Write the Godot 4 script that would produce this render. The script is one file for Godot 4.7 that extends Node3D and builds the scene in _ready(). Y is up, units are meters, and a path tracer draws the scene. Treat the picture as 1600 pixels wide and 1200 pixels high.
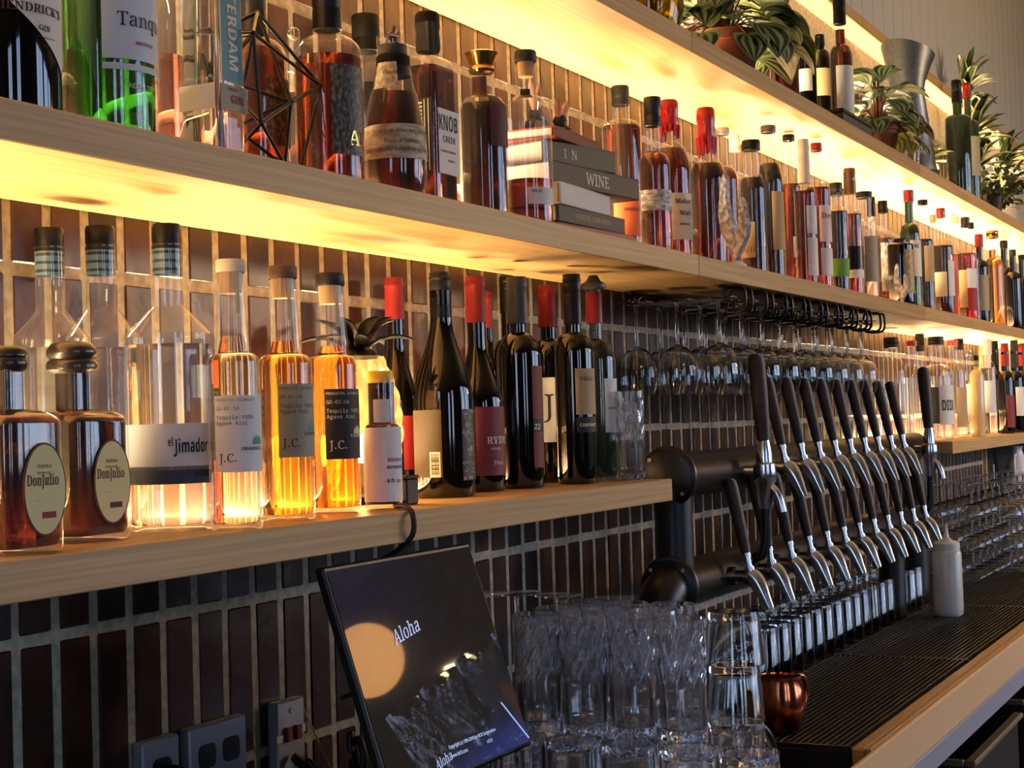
extends Node3D
# A back bar seen along its wall: x runs along the wall away from the camera, y is up, z comes out of the wall. Metres.

const MID := 1.839
const LOW := 1.447
const UPP := 2.241
const FAR := 1.455
const BAR := 1.005
var M := {}
var taken := {}
var fonts := {}
var text_cache := {}
var mesh_cache := {}
var rng := RandomNumberGenerator.new()


# ------------------------------------------------------------------ mesh building
class MB:
	var v := PackedVector3Array()
	var n := PackedVector3Array()
	var uv := PackedVector2Array()
	var ix := PackedInt32Array()

	func add(p: Vector3, nn: Vector3, u := Vector2.ZERO) -> int:
		v.append(p); n.append(nn); uv.append(u)
		return v.size() - 1

	func tri(a: int, b: int, c: int) -> void:
		var f := (v[b] - v[a]).cross(v[c] - v[a])
		if f.dot(n[a] + n[b] + n[c]) > 0.0:
			ix.append(a); ix.append(c); ix.append(b)
		else:
			ix.append(a); ix.append(b); ix.append(c)

	func quad(a: int, b: int, c: int, d: int) -> void:
		tri(a, b, c); tri(a, c, d)

	func flat4(a: Vector3, b: Vector3, c: Vector3, d: Vector3, out: Vector3) -> void:
		var nn := (b - a).cross(d - a)
		if nn.length() < 1e-12:
			nn = (c - b).cross(d - b)
		nn = nn.normalized()
		if nn.dot(out) < 0.0:
			nn = -nn
		quad(add(a, nn, Vector2(0, 1)), add(b, nn, Vector2(1, 1)), add(c, nn, Vector2(1, 0)), add(d, nn, Vector2(0, 0)))

	# box with chamfered edges, c centre, s size, e chamfer, under a transform
	func box(c: Vector3, s: Vector3, e := 0.0, t := Transform3D()) -> MB:
		var h := s * 0.5
		e = minf(e, minf(h.x, minf(h.y, h.z)) * 0.9)
		for ax in 3:
			for sg in [-1.0, 1.0]:
				var u := Vector3.ZERO; var w := Vector3.ZERO; var o := Vector3.ZERO
				o[ax] = sg * h[ax]
				var a1 := (ax + 1) % 3; var a2 := (ax + 2) % 3
				u[a1] = h[a1] - e; w[a2] = h[a2] - e
				flat4(t * (c + o - u - w), t * (c + o + u - w), t * (c + o + u + w), t * (c + o - u + w), t.basis * o)
		if e > 0.0:
			for ax in 3:
				var a1 := (ax + 1) % 3; var a2 := (ax + 2) % 3
				for s1 in [-1.0, 1.0]:
					for s2 in [-1.0, 1.0]:
						var l := Vector3.ZERO; l[ax] = h[ax] - e
						var p := Vector3.ZERO; p[a1] = s1 * h[a1]; p[a2] = s2 * (h[a2] - e)
						var q := Vector3.ZERO; q[a1] = s1 * (h[a1] - e); q[a2] = s2 * h[a2]
						flat4(t * (c + p - l), t * (c + p + l), t * (c + q + l), t * (c + q - l), t.basis * (p + q))
			for sx in [-1.0, 1.0]:
				for sy in [-1.0, 1.0]:
					for sz in [-1.0, 1.0]:
						var a := t * (c + Vector3(sx * h.x, sy * (h.y - e), sz * (h.z - e)))
						var b := t * (c + Vector3(sx * (h.x - e), sy * h.y, sz * (h.z - e)))
						var d := t * (c + Vector3(sx * (h.x - e), sy * (h.y - e), sz * h.z))
						var nn := (t.basis * Vector3(sx, sy, sz)).normalized()
						tri(add(a, nn), add(b, nn), add(d, nn))
		return self

	# outline of a turned section: unit direction for angle th (0 = +z, growing towards +x), superellipse exponent k
	static func ring(th: float, k: float, sx: float, sz: float) -> Vector2:
		var s := sin(th); var c := cos(th)
		var f := 1.0
		if k > 2.01:
			f = 1.0 / pow(pow(absf(s), k) + pow(absf(c), k), 1.0 / k)
		return Vector2(s * f * sx, c * f * sz)

	# lathe about y: profile points (radius, height) from bottom to top
	func lathe(prof: Array, segs: int, k := 2.0, sx := 1.0, sz := 1.0, t0 := 0.0, t1 := TAU, grow := 0.0, ctr := Vector3.ZERO) -> MB:
		var np := prof.size()
		var sn := []
		for i in np - 1:
			var d: Vector2 = prof[i + 1] - prof[i]
			sn.append(Vector2(d.y, -d.x).normalized())
		var dirs := []; var nrm := []; var e := 0.002
		for j in segs + 1:
			var th := t0 + (t1 - t0) * j / segs
			dirs.append(ring(th, k, sx, sz))
			var tg := ring(th + e, k, sx, sz) - ring(th - e, k, sx, sz)
			nrm.append(Vector2(-tg.y, tg.x).normalized())
		for i in np - 1:
			var a: Vector2 = prof[i]; var b: Vector2 = prof[i + 1]
			if a.distance_to(b) < 1e-7:
				continue
			var na: Vector2 = sn[i]; var nb: Vector2 = sn[i]
			if i > 0 and sn[i - 1].dot(sn[i]) > 0.72:
				na = (sn[i - 1] + sn[i]).normalized()
			if i < np - 2 and sn[i + 1].dot(sn[i]) > 0.72:
				nb = (sn[i + 1] + sn[i]).normalized()
			var first := v.size()
			for j in segs + 1:
				var d: Vector2 = dirs[j]; var w: Vector2 = nrm[j]
				var u := float(j) / segs
				add(ctr + Vector3(d.x * (a.x + grow), a.y, d.y * (a.x + grow)), Vector3(w.x * na.x, na.y, w.y * na.x).normalized(), Vector2(u, 1.0 - float(i) / (np - 1)))
				add(ctr + Vector3(d.x * (b.x + grow), b.y, d.y * (b.x + grow)), Vector3(w.x * nb.x, nb.y, w.y * nb.x).normalized(), Vector2(u, 1.0 - float(i + 1) / (np - 1)))
			for j in segs:
				var p := first + j * 2
				if a.x + grow > 1e-6:
					tri(p, p + 2, p + 1)
				if b.x + grow > 1e-6:
					tri(p + 1, p + 2, p + 3)
		return self

	# round bar through points; r a number or one radius for each point
	func tube(pts: Array, r, segs := 10, closed := false, caps := true) -> MB:
		var np := pts.size()
		var up := Vector3(0.31, 0.93, 0.17)
		var first := v.size()
		var last_side := Vector3.ZERO
		for i in np:
			var a: Vector3 = pts[(i - 1 + np) % np] if closed else pts[maxi(i - 1, 0)]
			var b: Vector3 = pts[(i + 1) % np] if closed else pts[mini(i + 1, np - 1)]
			var d := (b - a).normalized()
			var side := d.cross(up).normalized() if last_side == Vector3.ZERO else (last_side - d * last_side.dot(d)).normalized()
			last_side = side
			var w := side.cross(d)
			var rr: float = r[i] if r is Array else r
			for j in segs:
				var th := TAU * j / segs
				var o := side * cos(th) + w * sin(th)
				add(pts[i] + o * rr, o, Vector2(float(j) / segs, float(i) / np))
		for i in (np if closed else np - 1):
			for j in segs:
				var p := first + i * segs + j; var q := first + i * segs + (j + 1) % segs
				var p2 := first + ((i + 1) % np) * segs + j; var q2 := first + ((i + 1) % np) * segs + (j + 1) % segs
				tri(p, q, p2); tri(q, q2, p2)
		if caps and not closed:
			for e in [0, np - 1]:
				var d: Vector3 = ((pts[0] - pts[1]) if e == 0 else (pts[np - 1] - pts[np - 2])).normalized()
				var c := add(pts[e], d)
				var ring0 := v.size()
				for j in segs:
					add(v[first + e * segs + j], d)
				for j in segs:
					tri(c, ring0 + j, ring0 + (j + 1) % segs)
		return self

	# flat outline in the xy plane, pushed out from z0 to z1
	func plate(poly: PackedVector2Array, z0: float, z1: float, t := Transform3D()) -> MB:
		var id := Geometry2D.triangulate_polygon(poly)
		for f in [[z0, -1.0], [z1, 1.0]]:
			var first := v.size()
			var nn: Vector3 = t.basis * Vector3(0, 0, f[1])
			for p in poly:
				add(t * Vector3(p.x, p.y, f[0]), nn, p)
			for i in range(0, id.size(), 3):
				tri(first + id[i], first + id[i + 1], first + id[i + 2])
		var c := Vector2.ZERO
		for p in poly:
			c += p / poly.size()
		var turn := 0.0
		for i in poly.size():
			turn += poly[i].cross(poly[(i + 1) % poly.size()])
		for i in poly.size():
			var a := poly[i]; var b := poly[(i + 1) % poly.size()]
			var o := Vector2(b.y - a.y, a.x - b.x) * signf(turn)
			flat4(t * Vector3(a.x, a.y, z0), t * Vector3(b.x, b.y, z0), t * Vector3(b.x, b.y, z1), t * Vector3(a.x, a.y, z1), t.basis * Vector3(o.x, o.y, 0))
		return self

	func mesh() -> ArrayMesh:
		var a := []
		a.resize(Mesh.ARRAY_MAX)
		a[Mesh.ARRAY_VERTEX] = v; a[Mesh.ARRAY_NORMAL] = n; a[Mesh.ARRAY_TEX_UV] = uv; a[Mesh.ARRAY_INDEX] = ix
		var m := ArrayMesh.new()
		m.add_surface_from_arrays(Mesh.PRIMITIVE_TRIANGLES, a)
		return m


# ------------------------------------------------------------------ nodes
func numbered(called: String) -> String:
	var k: int = taken.get(called, -1) + 1
	taken[called] = k
	return called if k == 0 else "%s_%03d" % [called, k]


func thing(called: String, label: String, category: String, at := Vector3.ZERO, turn := 0.0, group := "") -> Node3D:
	var o := Node3D.new()
	o.name = numbered(called)
	add_child(o)
	o.position = at
	o.rotation.y = turn
	o.set_meta("label", label); o.set_meta("category", category)
	if group:
		o.set_meta("group", group)
	return o


func part(parent: Node, called: String, mesh, mat, label := "") -> MeshInstance3D:
	var o := MeshInstance3D.new()
	o.name = called
	o.mesh = mesh.mesh() if mesh is MB else mesh
	o.material_override = null
	o.set_surface_override_material(0, M[mat] if mat is String else mat)
	parent.add_child(o, true)
	if label:
		o.set_meta("label", label)
	return o


func structure(called: String, mesh, mat, parent: Node = self) -> MeshInstance3D:
	var o := part(parent, called, mesh, mat)
	if parent == self:
		o.set_meta("kind", "structure")
	return o


func copy(src: Node3D, label: String, at: Vector3, turn := 0.0) -> Node3D:
	var c: Node3D = src.duplicate()
	c.name = numbered(String(src.name).rstrip("0123456789").trim_suffix("_"))
	add_child(c)
	c.position = at
	c.rotation.y = turn
	c.set_meta("label", label)
	return c


func nth(k: int) -> String:
	return ["first", "second", "third", "fourth", "fifth", "sixth", "seventh", "eighth", "ninth", "tenth", "eleventh", "twelfth", "thirteenth", "fourteenth", "fifteenth", "sixteenth", "seventeenth", "eighteenth", "nineteenth", "twentieth", "twenty-first", "twenty-second", "twenty-third", "twenty-fourth"][k]


# ------------------------------------------------------------------ materials
func mat(key: String, c: Color, rough := 0.6, metal := 0.0, spec := 0.5) -> StandardMaterial3D:
	var m := StandardMaterial3D.new()
	m.resource_name = key
	m.albedo_color = c
	m.roughness = rough
	m.metallic = metal
	m.metallic_specular = spec
	M[key] = m
	return m


func pane(key: String, c: Color, alpha: float, rough := 0.02) -> StandardMaterial3D:
	var m := mat(key, Color(c, alpha), rough)
	m.transparency = BaseMaterial3D.TRANSPARENCY_ALPHA
	return m


func liquid(key: String, c: Color, scale := 0.036, rough := 0.0) -> StandardMaterial3D:
	var m := mat(key, Color(c, 0.0), rough)
	m.refraction_enabled = true
	m.refraction_scale = scale
	return m


func grain_image(w: int, h: int, seed_: int, lo: Color, hi: Color, fx: float, fy: float, contrast := 1.0) -> ImageTexture:
	var f := FastNoiseLite.new()
	f.seed = seed_; f.noise_type = FastNoiseLite.TYPE_SIMPLEX_SMOOTH; f.fractal_octaves = 4; f.frequency = 1.0
	var im := Image.create(w, h, false, Image.FORMAT_RGB8)
	for y in h:
		for x in w:
			# a torus in noise space makes the sheet repeat without a seam
			var a := TAU * x / w; var b := TAU * y / h
			var t := f.get_noise_3d(cos(a) * fx + 7.0 * sin(b) * 0.1, sin(a) * fx, b * fy)
			var rr := f.get_noise_2d(x * 0.9, y * 0.03) * 0.0
			var edge := smoothstep(0.0, 0.06, minf(float(y) / h, 1.0 - float(y) / h))
			t = clampf(0.5 + (t * edge + rr) * contrast, 0.0, 1.0)
			im.set_pixel(x, y, lo.lerp(hi, t))
	return ImageTexture.create_from_image(im)


func noise_tex(size: int, freq: float, lo: Color, hi: Color, seed_ := 1, normal := false, bump := 4.0) -> NoiseTexture2D:
	var f := FastNoiseLite.new()
	f.seed = seed_; f.frequency = freq; f.fractal_octaves = 4
	var t := NoiseTexture2D.new()
	t.width = size; t.height = size; t.seamless = true; t.noise = f
	if normal:
		t.as_normal_map = true; t.bump_strength = bump
	else:
		var g := Gradient.new()
		g.colors = PackedColorArray([lo, hi]); g.offsets = PackedFloat32Array([0.2, 0.8])
		t.color_ramp = g
	return t


func print_image(w: int, h: int, bg: Color, paint: Callable) -> ImageTexture:
	var im := Image.create(w, h, false, Image.FORMAT_RGB8)
	im.fill(bg)
	paint.call(im)
	return ImageTexture.create_from_image(im)


func textured(key: String, tex: Texture2D, rough := 0.7) -> StandardMaterial3D:
	var m := mat(key, Color.WHITE, rough)
	m.albedo_texture = tex
	return m


func materials() -> void:
	# wood of the shelves: grain runs along x
	var oak := grain_image(256, 512, 5, Color(0.66, 0.525, 0.345), Color(0.79, 0.65, 0.45), 0.5, 5.0, 0.75)
	for k in 3:
		var w := mat("oak_%d" % k, Color(1.0 - 0.05 * k, 1.0 - 0.055 * k, 1.0 - 0.07 * k), 0.5)
		w.albedo_texture = oak
		w.uv1_triplanar = true; w.uv1_world_triplanar = true
		w.uv1_scale = Vector3(0.7, 5.0, 5.0); w.uv1_offset = Vector3(0.37 * k, 0.21 * k, 0.43 * k)
	# glazed brown wall tiles
	var glaze := noise_tex(256, 0.012, Color(0.72, 0.72, 0.74), Color(1, 1, 1), 11)
	var glaze_n := noise_tex(256, 0.02, Color.BLACK, Color.WHITE, 12, true, 1.6)
	var browns := [Color(0.25, 0.135, 0.085), Color(0.215, 0.12, 0.08), Color(0.275, 0.155, 0.095), Color(0.20, 0.125, 0.10), Color(0.235, 0.13, 0.078)]
	for k in 5:
		var t := mat("tile_%d" % k, browns[k], 0.3, 0.0, 0.36)
		t.albedo_texture = glaze
		t.uv1_triplanar = true; t.uv1_world_triplanar = true; t.uv1_scale = Vector3.ONE * 3.1
		t.normal_enabled = true; t.normal_texture = glaze_n; t.normal_scale = 0.35
	var gr := mat("grout", Color(0.68, 0.65, 0.57), 0.92)
	gr.albedo_texture = noise_tex(256, 0.05, Color(0.82, 0.82, 0.82), Color(1, 1, 1), 13)
	gr.uv1_triplanar = true; gr.uv1_world_triplanar = true; gr.uv1_scale = Vector3.ONE * 4.0
	mat("white_board", Color(0.68, 0.69, 0.72), 0.55)
	mat("ceiling_white", Color(0.55, 0.54, 0.52), 0.9)
	mat("room_wall", Color(0.24, 0.24, 0.25), 0.9)
	mat("room_floor", Color(0.30, 0.25, 0.21), 0.6)
	mat("end_green", Color(0.07, 0.10, 0.07), 0.8)
	mat("window_frame", Color(0.12, 0.12, 0.13), 0.5)
	pane("window_glass", Color(0.9, 0.95, 1.0), 0.02)
	# glass and spirits
	pane("glass", Color(1, 1, 1), 0.02)
	pane("stemware", Color(0.97, 0.98, 1.0), 0.012, 0.015)
	liquid("glass_solid", Color(0.97, 0.98, 0.98), 0.05)
	liquid("crystal", Color(0.97, 0.98, 1.0), 0.05).albedo_color.a = 0.035
	liquid("lamp_glass", Color(1.0, 0.93, 0.78), 0.05, 0.05)
	for q in [["clear", Color(0.975, 0.985, 0.985)], ["pale_gold", Color(1.0, 0.95, 0.80)], ["gold", Color(1.0, 0.74, 0.28)], ["gold_deep", Color(1.0, 0.64, 0.16)], ["amber", Color(0.55, 0.20, 0.03)], ["amber_deep", Color(0.50, 0.20, 0.06)],
			["red_amber", Color(0.32, 0.08, 0.014)], ["dark_amber", Color(0.15, 0.045, 0.013)], ["red", Color(0.90, 0.22, 0.16)], ["pink", Color(0.97, 0.70, 0.62)], ["green", Color(0.16, 0.52, 0.12)], ["dark_green", Color(0.10, 0.27, 0.08)], ["brown_liquor", Color(0.16, 0.055, 0.02)]]:
		liquid("liq_" + q[0], q[1])
	for q in [["opaque_black", Color(0.035, 0.035, 0.045)], ["opaque_wine", Color(0.03, 0.024, 0.022)], ["opaque_cream", Color(0.80, 0.72, 0.52)]]:
		var m := mat(q[0], q[1], 0.05)
		m.clearcoat_enabled = true; m.clearcoat = 0.6; m.clearcoat_roughness = 0.02
	# caps
	mat("black", Color(0.025, 0.025, 0.028), 0.4, 0.0, 0.35); mat("black_soft", Color(0.03, 0.03, 0.03), 0.6, 0.0, 0.3); mat("charcoal", Color(0.11, 0.11, 0.12), 0.5, 0.0, 0.4)
	mat("navy", Color(0.05, 0.065, 0.085), 0.4); mat("teal_band", Color(0.20, 0.34, 0.42), 0.4); mat("slate", Color(0.14, 0.15, 0.165), 0.5)
	mat("steel_cap", Color(0.62, 0.63, 0.68), 0.3, 0.8); mat("pewter", Color(0.38, 0.34, 0.38), 0.35, 0.7); mat("gold", Color(0.80, 0.62, 0.33), 0.16, 1.0)
	mat("bronze", Color(0.35, 0.27, 0.17), 0.35, 0.8); mat("copper_foil", Color(0.32, 0.22, 0.16), 0.35, 0.6); mat("cork", Color(0.66, 0.53, 0.37), 0.85)
	mat("dark_cork", Color(0.14, 0.12, 0.11), 0.6); mat("cork_dark", Color(0.20, 0.17, 0.14), 0.6); mat("brown_cork", Color(0.36, 0.25, 0.18), 0.6)
	mat("ivory", Color(0.80, 0.74, 0.65), 0.6); mat("white_cap", Color(0.82, 0.80, 0.77), 0.5); mat("yellow_cap", Color(0.88, 0.72, 0.16), 0.45)
	mat("red_wax", Color(0.62, 0.025, 0.05), 0.32); mat("red_cap", Color(0.48, 0.05, 0.06), 0.4); mat("pink_cap", Color(0.66, 0.24, 0.26), 0.45)
	mat("red_foil", Color(0.46, 0.11, 0.11), 0.5, 0.0, 0.35); mat("red_foil2", Color(0.45, 0.07, 0.085), 0.45, 0.0, 0.4)
	var dk := mat("dark_knob", Color(0.10, 0.075, 0.06), 0.2); dk.clearcoat_enabled = true; dk.clearcoat = 0.5
	# papers and inks
	for q in [["paper", Color(0.84, 0.84, 0.84)], ["paper_blue", Color(0.78, 0.82, 0.88)], ["paper_cream", Color(0.80, 0.77, 0.67)], ["paper_pink", Color(0.84, 0.78, 0.78)], ["paper_tan", Color(0.66, 0.57, 0.42)],
			["paper_grey", Color(0.58, 0.57, 0.50)], ["black_paper", Color(0.07, 0.07, 0.08)], ["navy_paper", Color(0.16, 0.23, 0.32)], ["slate_paper", Color(0.28, 0.30, 0.31)], ["red_paper", Color(0.55, 0.08, 0.10)], ["red_dark", Color(0.42, 0.10, 0.12)], ["wine_paper", Color(0.43, 0.14, 0.17)],
			["olive_paper", Color(0.24, 0.19, 0.12)], ["green_paper", Color(0.36, 0.60, 0.20)], ["maroon", Color(0.26, 0.09, 0.09)], ["orange_paper", Color(0.78, 0.40, 0.22)], ["strip_paper", Color(0.70, 0.69, 0.55)], ["agave_teal", Color(0.30, 0.60, 0.53)], ["maroon_ink", Color(0.35, 0.08, 0.06)],
			["teal_paper", Color(0.36, 0.58, 0.62)], ["label_cream", Color(0.80, 0.76, 0.55)]]:
		mat(q[0], q[1], 0.65)
	mat("ink", Color(0.10, 0.10, 0.12), 0.7); mat("red", Color(0.58, 0.12, 0.14), 0.7); mat("red_ink", Color(0.50, 0.12, 0.12), 0.7); mat("cream", Color(0.86, 0.83, 0.74), 0.7); mat("brown_ink", Color(0.27, 0.13, 0.08), 0.7)
	mat("gold_ink", Color(0.62, 0.46, 0.18), 0.5)
	var torn := noise_tex(128, 0.03, Color(0.62, 0.57, 0.47), Color(0.83, 0.79, 0.69), 21)
	textured("kraft_paper", torn, 0.8); textured("kraft_neck", torn, 0.8)
	textured("marble_paper", noise_tex(128, 0.03, Color(0.50, 0.50, 0.52), Color(0.88, 0.88, 0.88), 22), 0.6)
	textured("brown_print", noise_tex(128, 0.06, Color(0.12, 0.07, 0.03), Color(0.55, 0.36, 0.12), 23), 0.5)
	textured("branch_print", noise_tex(128, 0.07, Color(0.06, 0.06, 0.06), Color(0.46, 0.44, 0.40), 24), 0.5)
	textured("gold_print", noise_tex(128, 0.06, Color(0.38, 0.30, 0.14), Color(0.70, 0.60, 0.34), 25), 0.5)
	mat("black_print", Color(0.02, 0.02, 0.022), 0.3, 0.0, 0.3)
	mat("maroon_neck", Color(0.22, 0.07, 0.08), 0.5); mat("black_neck", Color(0.08, 0.08, 0.08), 0.4); mat("paper_neck", Color(0.82, 0.82, 0.82), 0.6)
	textured("barcode", print_image(64, 64, Color(0.86, 0.84, 0.83), func(im: Image):
		var y := 6
		rng.seed = 4
		while y < 58:
			var t := rng.randi_range(1, 3)
			im.fill_rect(Rect2i(8, y, 48, t), Color(0.1, 0.1, 0.1))
			y += t + rng.randi_range(1, 3)), 0.7)
	textured("damask", print_image(96, 256, Color(0.07, 0.07, 0.06), func(im: Image):
		rng.seed = 9
		for k in 70:
			var c := Vector2(rng.randf() * 96, rng.randf() * 256)
			var r := rng.randf_range(4, 11); var a := rng.randf() * TAU
			for s in 60:
				var th := a + s * 0.08
				var p := c + Vector2(cos(th), sin(th)) * r * (1.0 - s / 70.0)
				im.fill_rect(Rect2i(int(p.x), int(p.y), 2, 2), Color(0.62, 0.60, 0.48))), 0.5)
	# metals and the rest of the bar
	mat("chrome", Color(0.82, 0.84, 0.87), 0.2, 1.0); mat("brushed", Color(0.62, 0.63, 0.65), 0.36, 0.5); mat("black_metal", Color(0.045, 0.04, 0.038), 0.35, 0.3)
	mat("tower_black", Color(0.055, 0.042, 0.038), 0.38); mat("pipe_metal", Color(0.20, 0.17, 0.15), 0.35, 0.7)
	var hw := textured("handle_wood", grain_image(128, 128, 31, Color(0.12, 0.075, 0.06), Color(0.21, 0.135, 0.105), 0.4, 4.0, 1.4), 0.55)
	hw.uv1_scale = Vector3(1, 1, 1)
	var dg := mat("galvanized", Color(0.42, 0.44, 0.47), 0.38, 0.75)
	dg.albedo_texture = noise_tex(256, 0.03, Color(0.86, 0.86, 0.87), Color(1, 1, 1), 32)
	dg.uv1_triplanar = true; dg.uv1_scale = Vector3.ONE * 5.0
	mat("copper", Color(0.80, 0.45, 0.30), 0.16, 1.0)
	mat("rubber", Color(0.05, 0.05, 0.05), 0.35); mat("rib_black", Color(0.085, 0.085, 0.085), 0.28)
	mat("cable_black", Color(0.02, 0.02, 0.02), 0.5); mat("plastic_black", Color(0.03, 0.03, 0.032), 0.45)
	var apron := mat("apron", Color(0.93, 0.77, 0.57), 0.22); apron.clearcoat_enabled = true; apron.clearcoat = 0.4  # steel front face: its warm reflection is painted in as peach
	mat("apron_edge", Color(0.66, 0.67, 0.72), 0.35, 0.3); mat("apron_trim", Color(0.60, 0.46, 0.29), 0.4)  # steel rolls: floor, sky and shelf reflections painted into these colours
	mat("counter_steel", Color(0.13, 0.13, 0.13), 0.3, 0.6)
	mat("underbar", Color(0.035, 0.035, 0.04), 0.5); mat("underbar_tan", Color(0.42, 0.36, 0.26), 0.5)
	mat("terracotta", Color(0.52, 0.27, 0.19), 0.8); mat("soil", Color(0.08, 0.06, 0.045), 0.95); mat("white_pot", Color(0.78, 0.76, 0.72), 0.5)
	mat("stem_red", Color(0.36, 0.20, 0.15), 0.6); mat("stem_green", Color(0.28, 0.34, 0.16), 0.6)
	mat("outlet_black", Color(0.02, 0.02, 0.02), 0.4); mat("switch_red", Color(0.42, 0.07, 0.07), 0.4)
	var vw := mat("veined_white", Color.WHITE, 0.3); vw.albedo_texture = noise_tex(128, 0.05, Color(0.42, 0.43, 0.47), Color(0.80, 0.81, 0.85), 41); vw.uv1_triplanar = true; vw.uv1_scale = Vector3.ONE * 9.0
	mat("porcelain", Color(0.83, 0.84, 0.88), 0.25); mat("ear_pink", Color(0.72, 0.55, 0.47), 0.6); mat("figure_dark", Color(0.06, 0.07, 0.07), 0.5); mat("figure_tan", Color(0.50, 0.42, 0.26), 0.6)
	pane("squeeze_plastic", Color(0.80, 0.79, 0.77), 0.72, 0.24); mat("squeeze_top", Color(0.78, 0.77, 0.75), 0.45); mat("squeeze_liquid", Color(0.64, 0.63, 0.62), 0.5)
	liquid("crackle_yellow", Color(0.95, 0.80, 0.30), 0.05, 0.05)
	for q in [["page", Color(0.80, 0.78, 0.76)], ["cover_red", Color(0.45, 0.13, 0.12)], ["cover_olive", Color(0.30, 0.29, 0.20)], ["cover_plum", Color(0.17, 0.09, 0.10)], ["cover_white", Color(0.80, 0.80, 0.80)], ["cover_blue", Color(0.10, 0.15, 0.22)], ["cover_coral", Color(0.62, 0.30, 0.26)], ["cover_dark", Color(0.12, 0.12, 0.13)]]:
		mat(q[0], q[1], 0.6)
	# leaves
	var pep := textured("peperomia_leaf", print_image(128, 128, Color.BLACK, func(im: Image):
		for y in 128:
			for x in 128:
				var u := (x / 127.0 - 0.5) * 2.0; var w := y / 127.0
				var f := sin(w * PI)
				var lane: float = clampf(u / maxf(f, 0.12), -1.0, 1.0)
				var s := sin(lane * 13.2 + 1.57 + sin(w * 17.0) * 0.25)
				var k := smoothstep(-0.15, 0.35, s)
				im.set_pixel(x, y, Color(0.06, 0.13, 0.075).lerp(Color(0.56, 0.65, 0.50), k * 0.9))), 0.38)
	pep.backlight_enabled = true; pep.backlight = Color(0.16, 0.2, 0.08)
	var young := textured("young_leaf", print_image(64, 64, Color.BLACK, func(im: Image):
		for y in 64:
			for x in 64:
				var u := (x / 63.0 - 0.5) * 2.0; var w := y / 63.0
				var lane: float = clampf(u / maxf(sin(w * PI), 0.12), -1.0, 1.0)
				im.set_pixel(x, y, Color(0.34, 0.42, 0.20).lerp(Color(0.62, 0.66, 0.42), smoothstep(-0.2, 0.4, sin(lane * 13.2 + 1.57))))), 0.45)
	young.backlight_enabled = true; young.backlight = Color(0.3, 0.34, 0.12)
	var dra := textured("variegated_leaf", print_image(64, 64, Color.BLACK, func(im: Image):
		for y in 64:
			for x in 64:
				var u := absf(x / 63.0 - 0.5) * 2.0
				im.set_pixel(x, y, Color(0.16, 0.22, 0.10).lerp(Color(0.80, 0.80, 0.60), smoothstep(0.60, 0.74, u)).lerp(Color(0.40, 0.48, 0.28), 0.5 * smoothstep(0.16, 0.05, u)))), 0.45)
	dra.backlight_enabled = true; dra.backlight = Color(0.22, 0.24, 0.12)
	var bush := mat("bush_leaf", Color(0.19, 0.25, 0.11), 0.5); bush.backlight_enabled = true; bush.backlight = Color(0.2, 0.24, 0.1)
	# the light strips
	var led := mat("led_glow", Color(0.1, 0.1, 0.1), 0.5)
	led.emission_enabled = true; led.emission = Color(1.0, 0.84, 0.58); led.emission_energy_multiplier = 30.0
	var bulb := mat("bulb_glow", Color(0.1, 0.1, 0.1), 0.5)
	bulb.emission_enabled = true; bulb.emission = Color(1.0, 0.80, 0.48); bulb.emission_energy_multiplier = 40.0
	var globe := mat("globe_glow", Color(0.9, 0.85, 0.8), 0.5)
	globe.emission_enabled = true; globe.emission = Color(1.0, 0.70, 0.40); globe.emission_energy_multiplier = 13.0
	var tubeg := mat("tube_glow", Color(0.9, 0.85, 0.8), 0.5)
	tubeg.emission_enabled = true; tubeg.emission = Color(1.0, 0.86, 0.62); tubeg.emission_energy_multiplier = 60.0
	mat("dark_leaf", Color(0.06, 0.05, 0.045), 0.35, 0.4)


# ------------------------------------------------------------------ lettering
func font(kind: String) -> Font:
	if not fonts.has(kind):
		var f := SystemFont.new()
		f.font_names = PackedStringArray([{"serif": "Droid Serif", "script": "Droid Serif", "mono": "Droid Sans Mono"}.get(kind, "Droid Sans")])
		f.font_weight = 400 if kind in ["mono", "script"] else 700
		f.font_italic = kind == "script"
		fonts[kind] = f
	return fonts[kind]


func text_arrays(s: String, kind: String, cap: float) -> Array:
	var key := s + kind
	if not text_cache.has(key):
		var t := TextMesh.new()
		t.font = font(kind); t.text = s; t.font_size = 64; t.pixel_size = 1.0 / 46.0; t.depth = 0.0; t.curve_step = 4.0
		t.horizontal_alignment = HORIZONTAL_ALIGNMENT_LEFT
		var a := t.get_mesh_arrays()
		var lo := Vector3(1e9, 1e9, 1e9)
		for p in a[Mesh.ARRAY_VERTEX]:
			lo = lo.min(p)
		text_cache[key] = [a, lo]
	var c: Array = text_cache[key]
	var vs := PackedVector3Array()
	var squeeze := 0.52 if kind == "narrow" else 1.0
	for p in c[0][Mesh.ARRAY_VERTEX]:
		vs.append(Vector3((p.x - c[1].x) * cap * squeeze, (p.y - c[1].y) * cap, 0))
	return [vs, c[0][Mesh.ARRAY_INDEX]]


func text_mesh(s: String, kind: String, cap: float, bend = null, slant := 0.0) -> ArrayMesh:
	var d := text_arrays(s, kind, cap)
	var b := MB.new()
	for p in d[0]:
		p.x += p.y * slant
		if bend != null:
			var q: Array = bend.call(p)
			b.add(q[0], q[1])
		else:
			b.add(p, Vector3(0, 0, 1))
	if d[1] == null or d[1].is_empty():
		for i in range(0, d[0].size() - 2, 3):
			b.tri(i, i + 1, i + 2)
	else:
		for i in range(0, d[1].size() - 2, 3):
			b.tri(d[1][i], d[1][i + 1], d[1][i + 2])
	return b.mesh()


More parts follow.
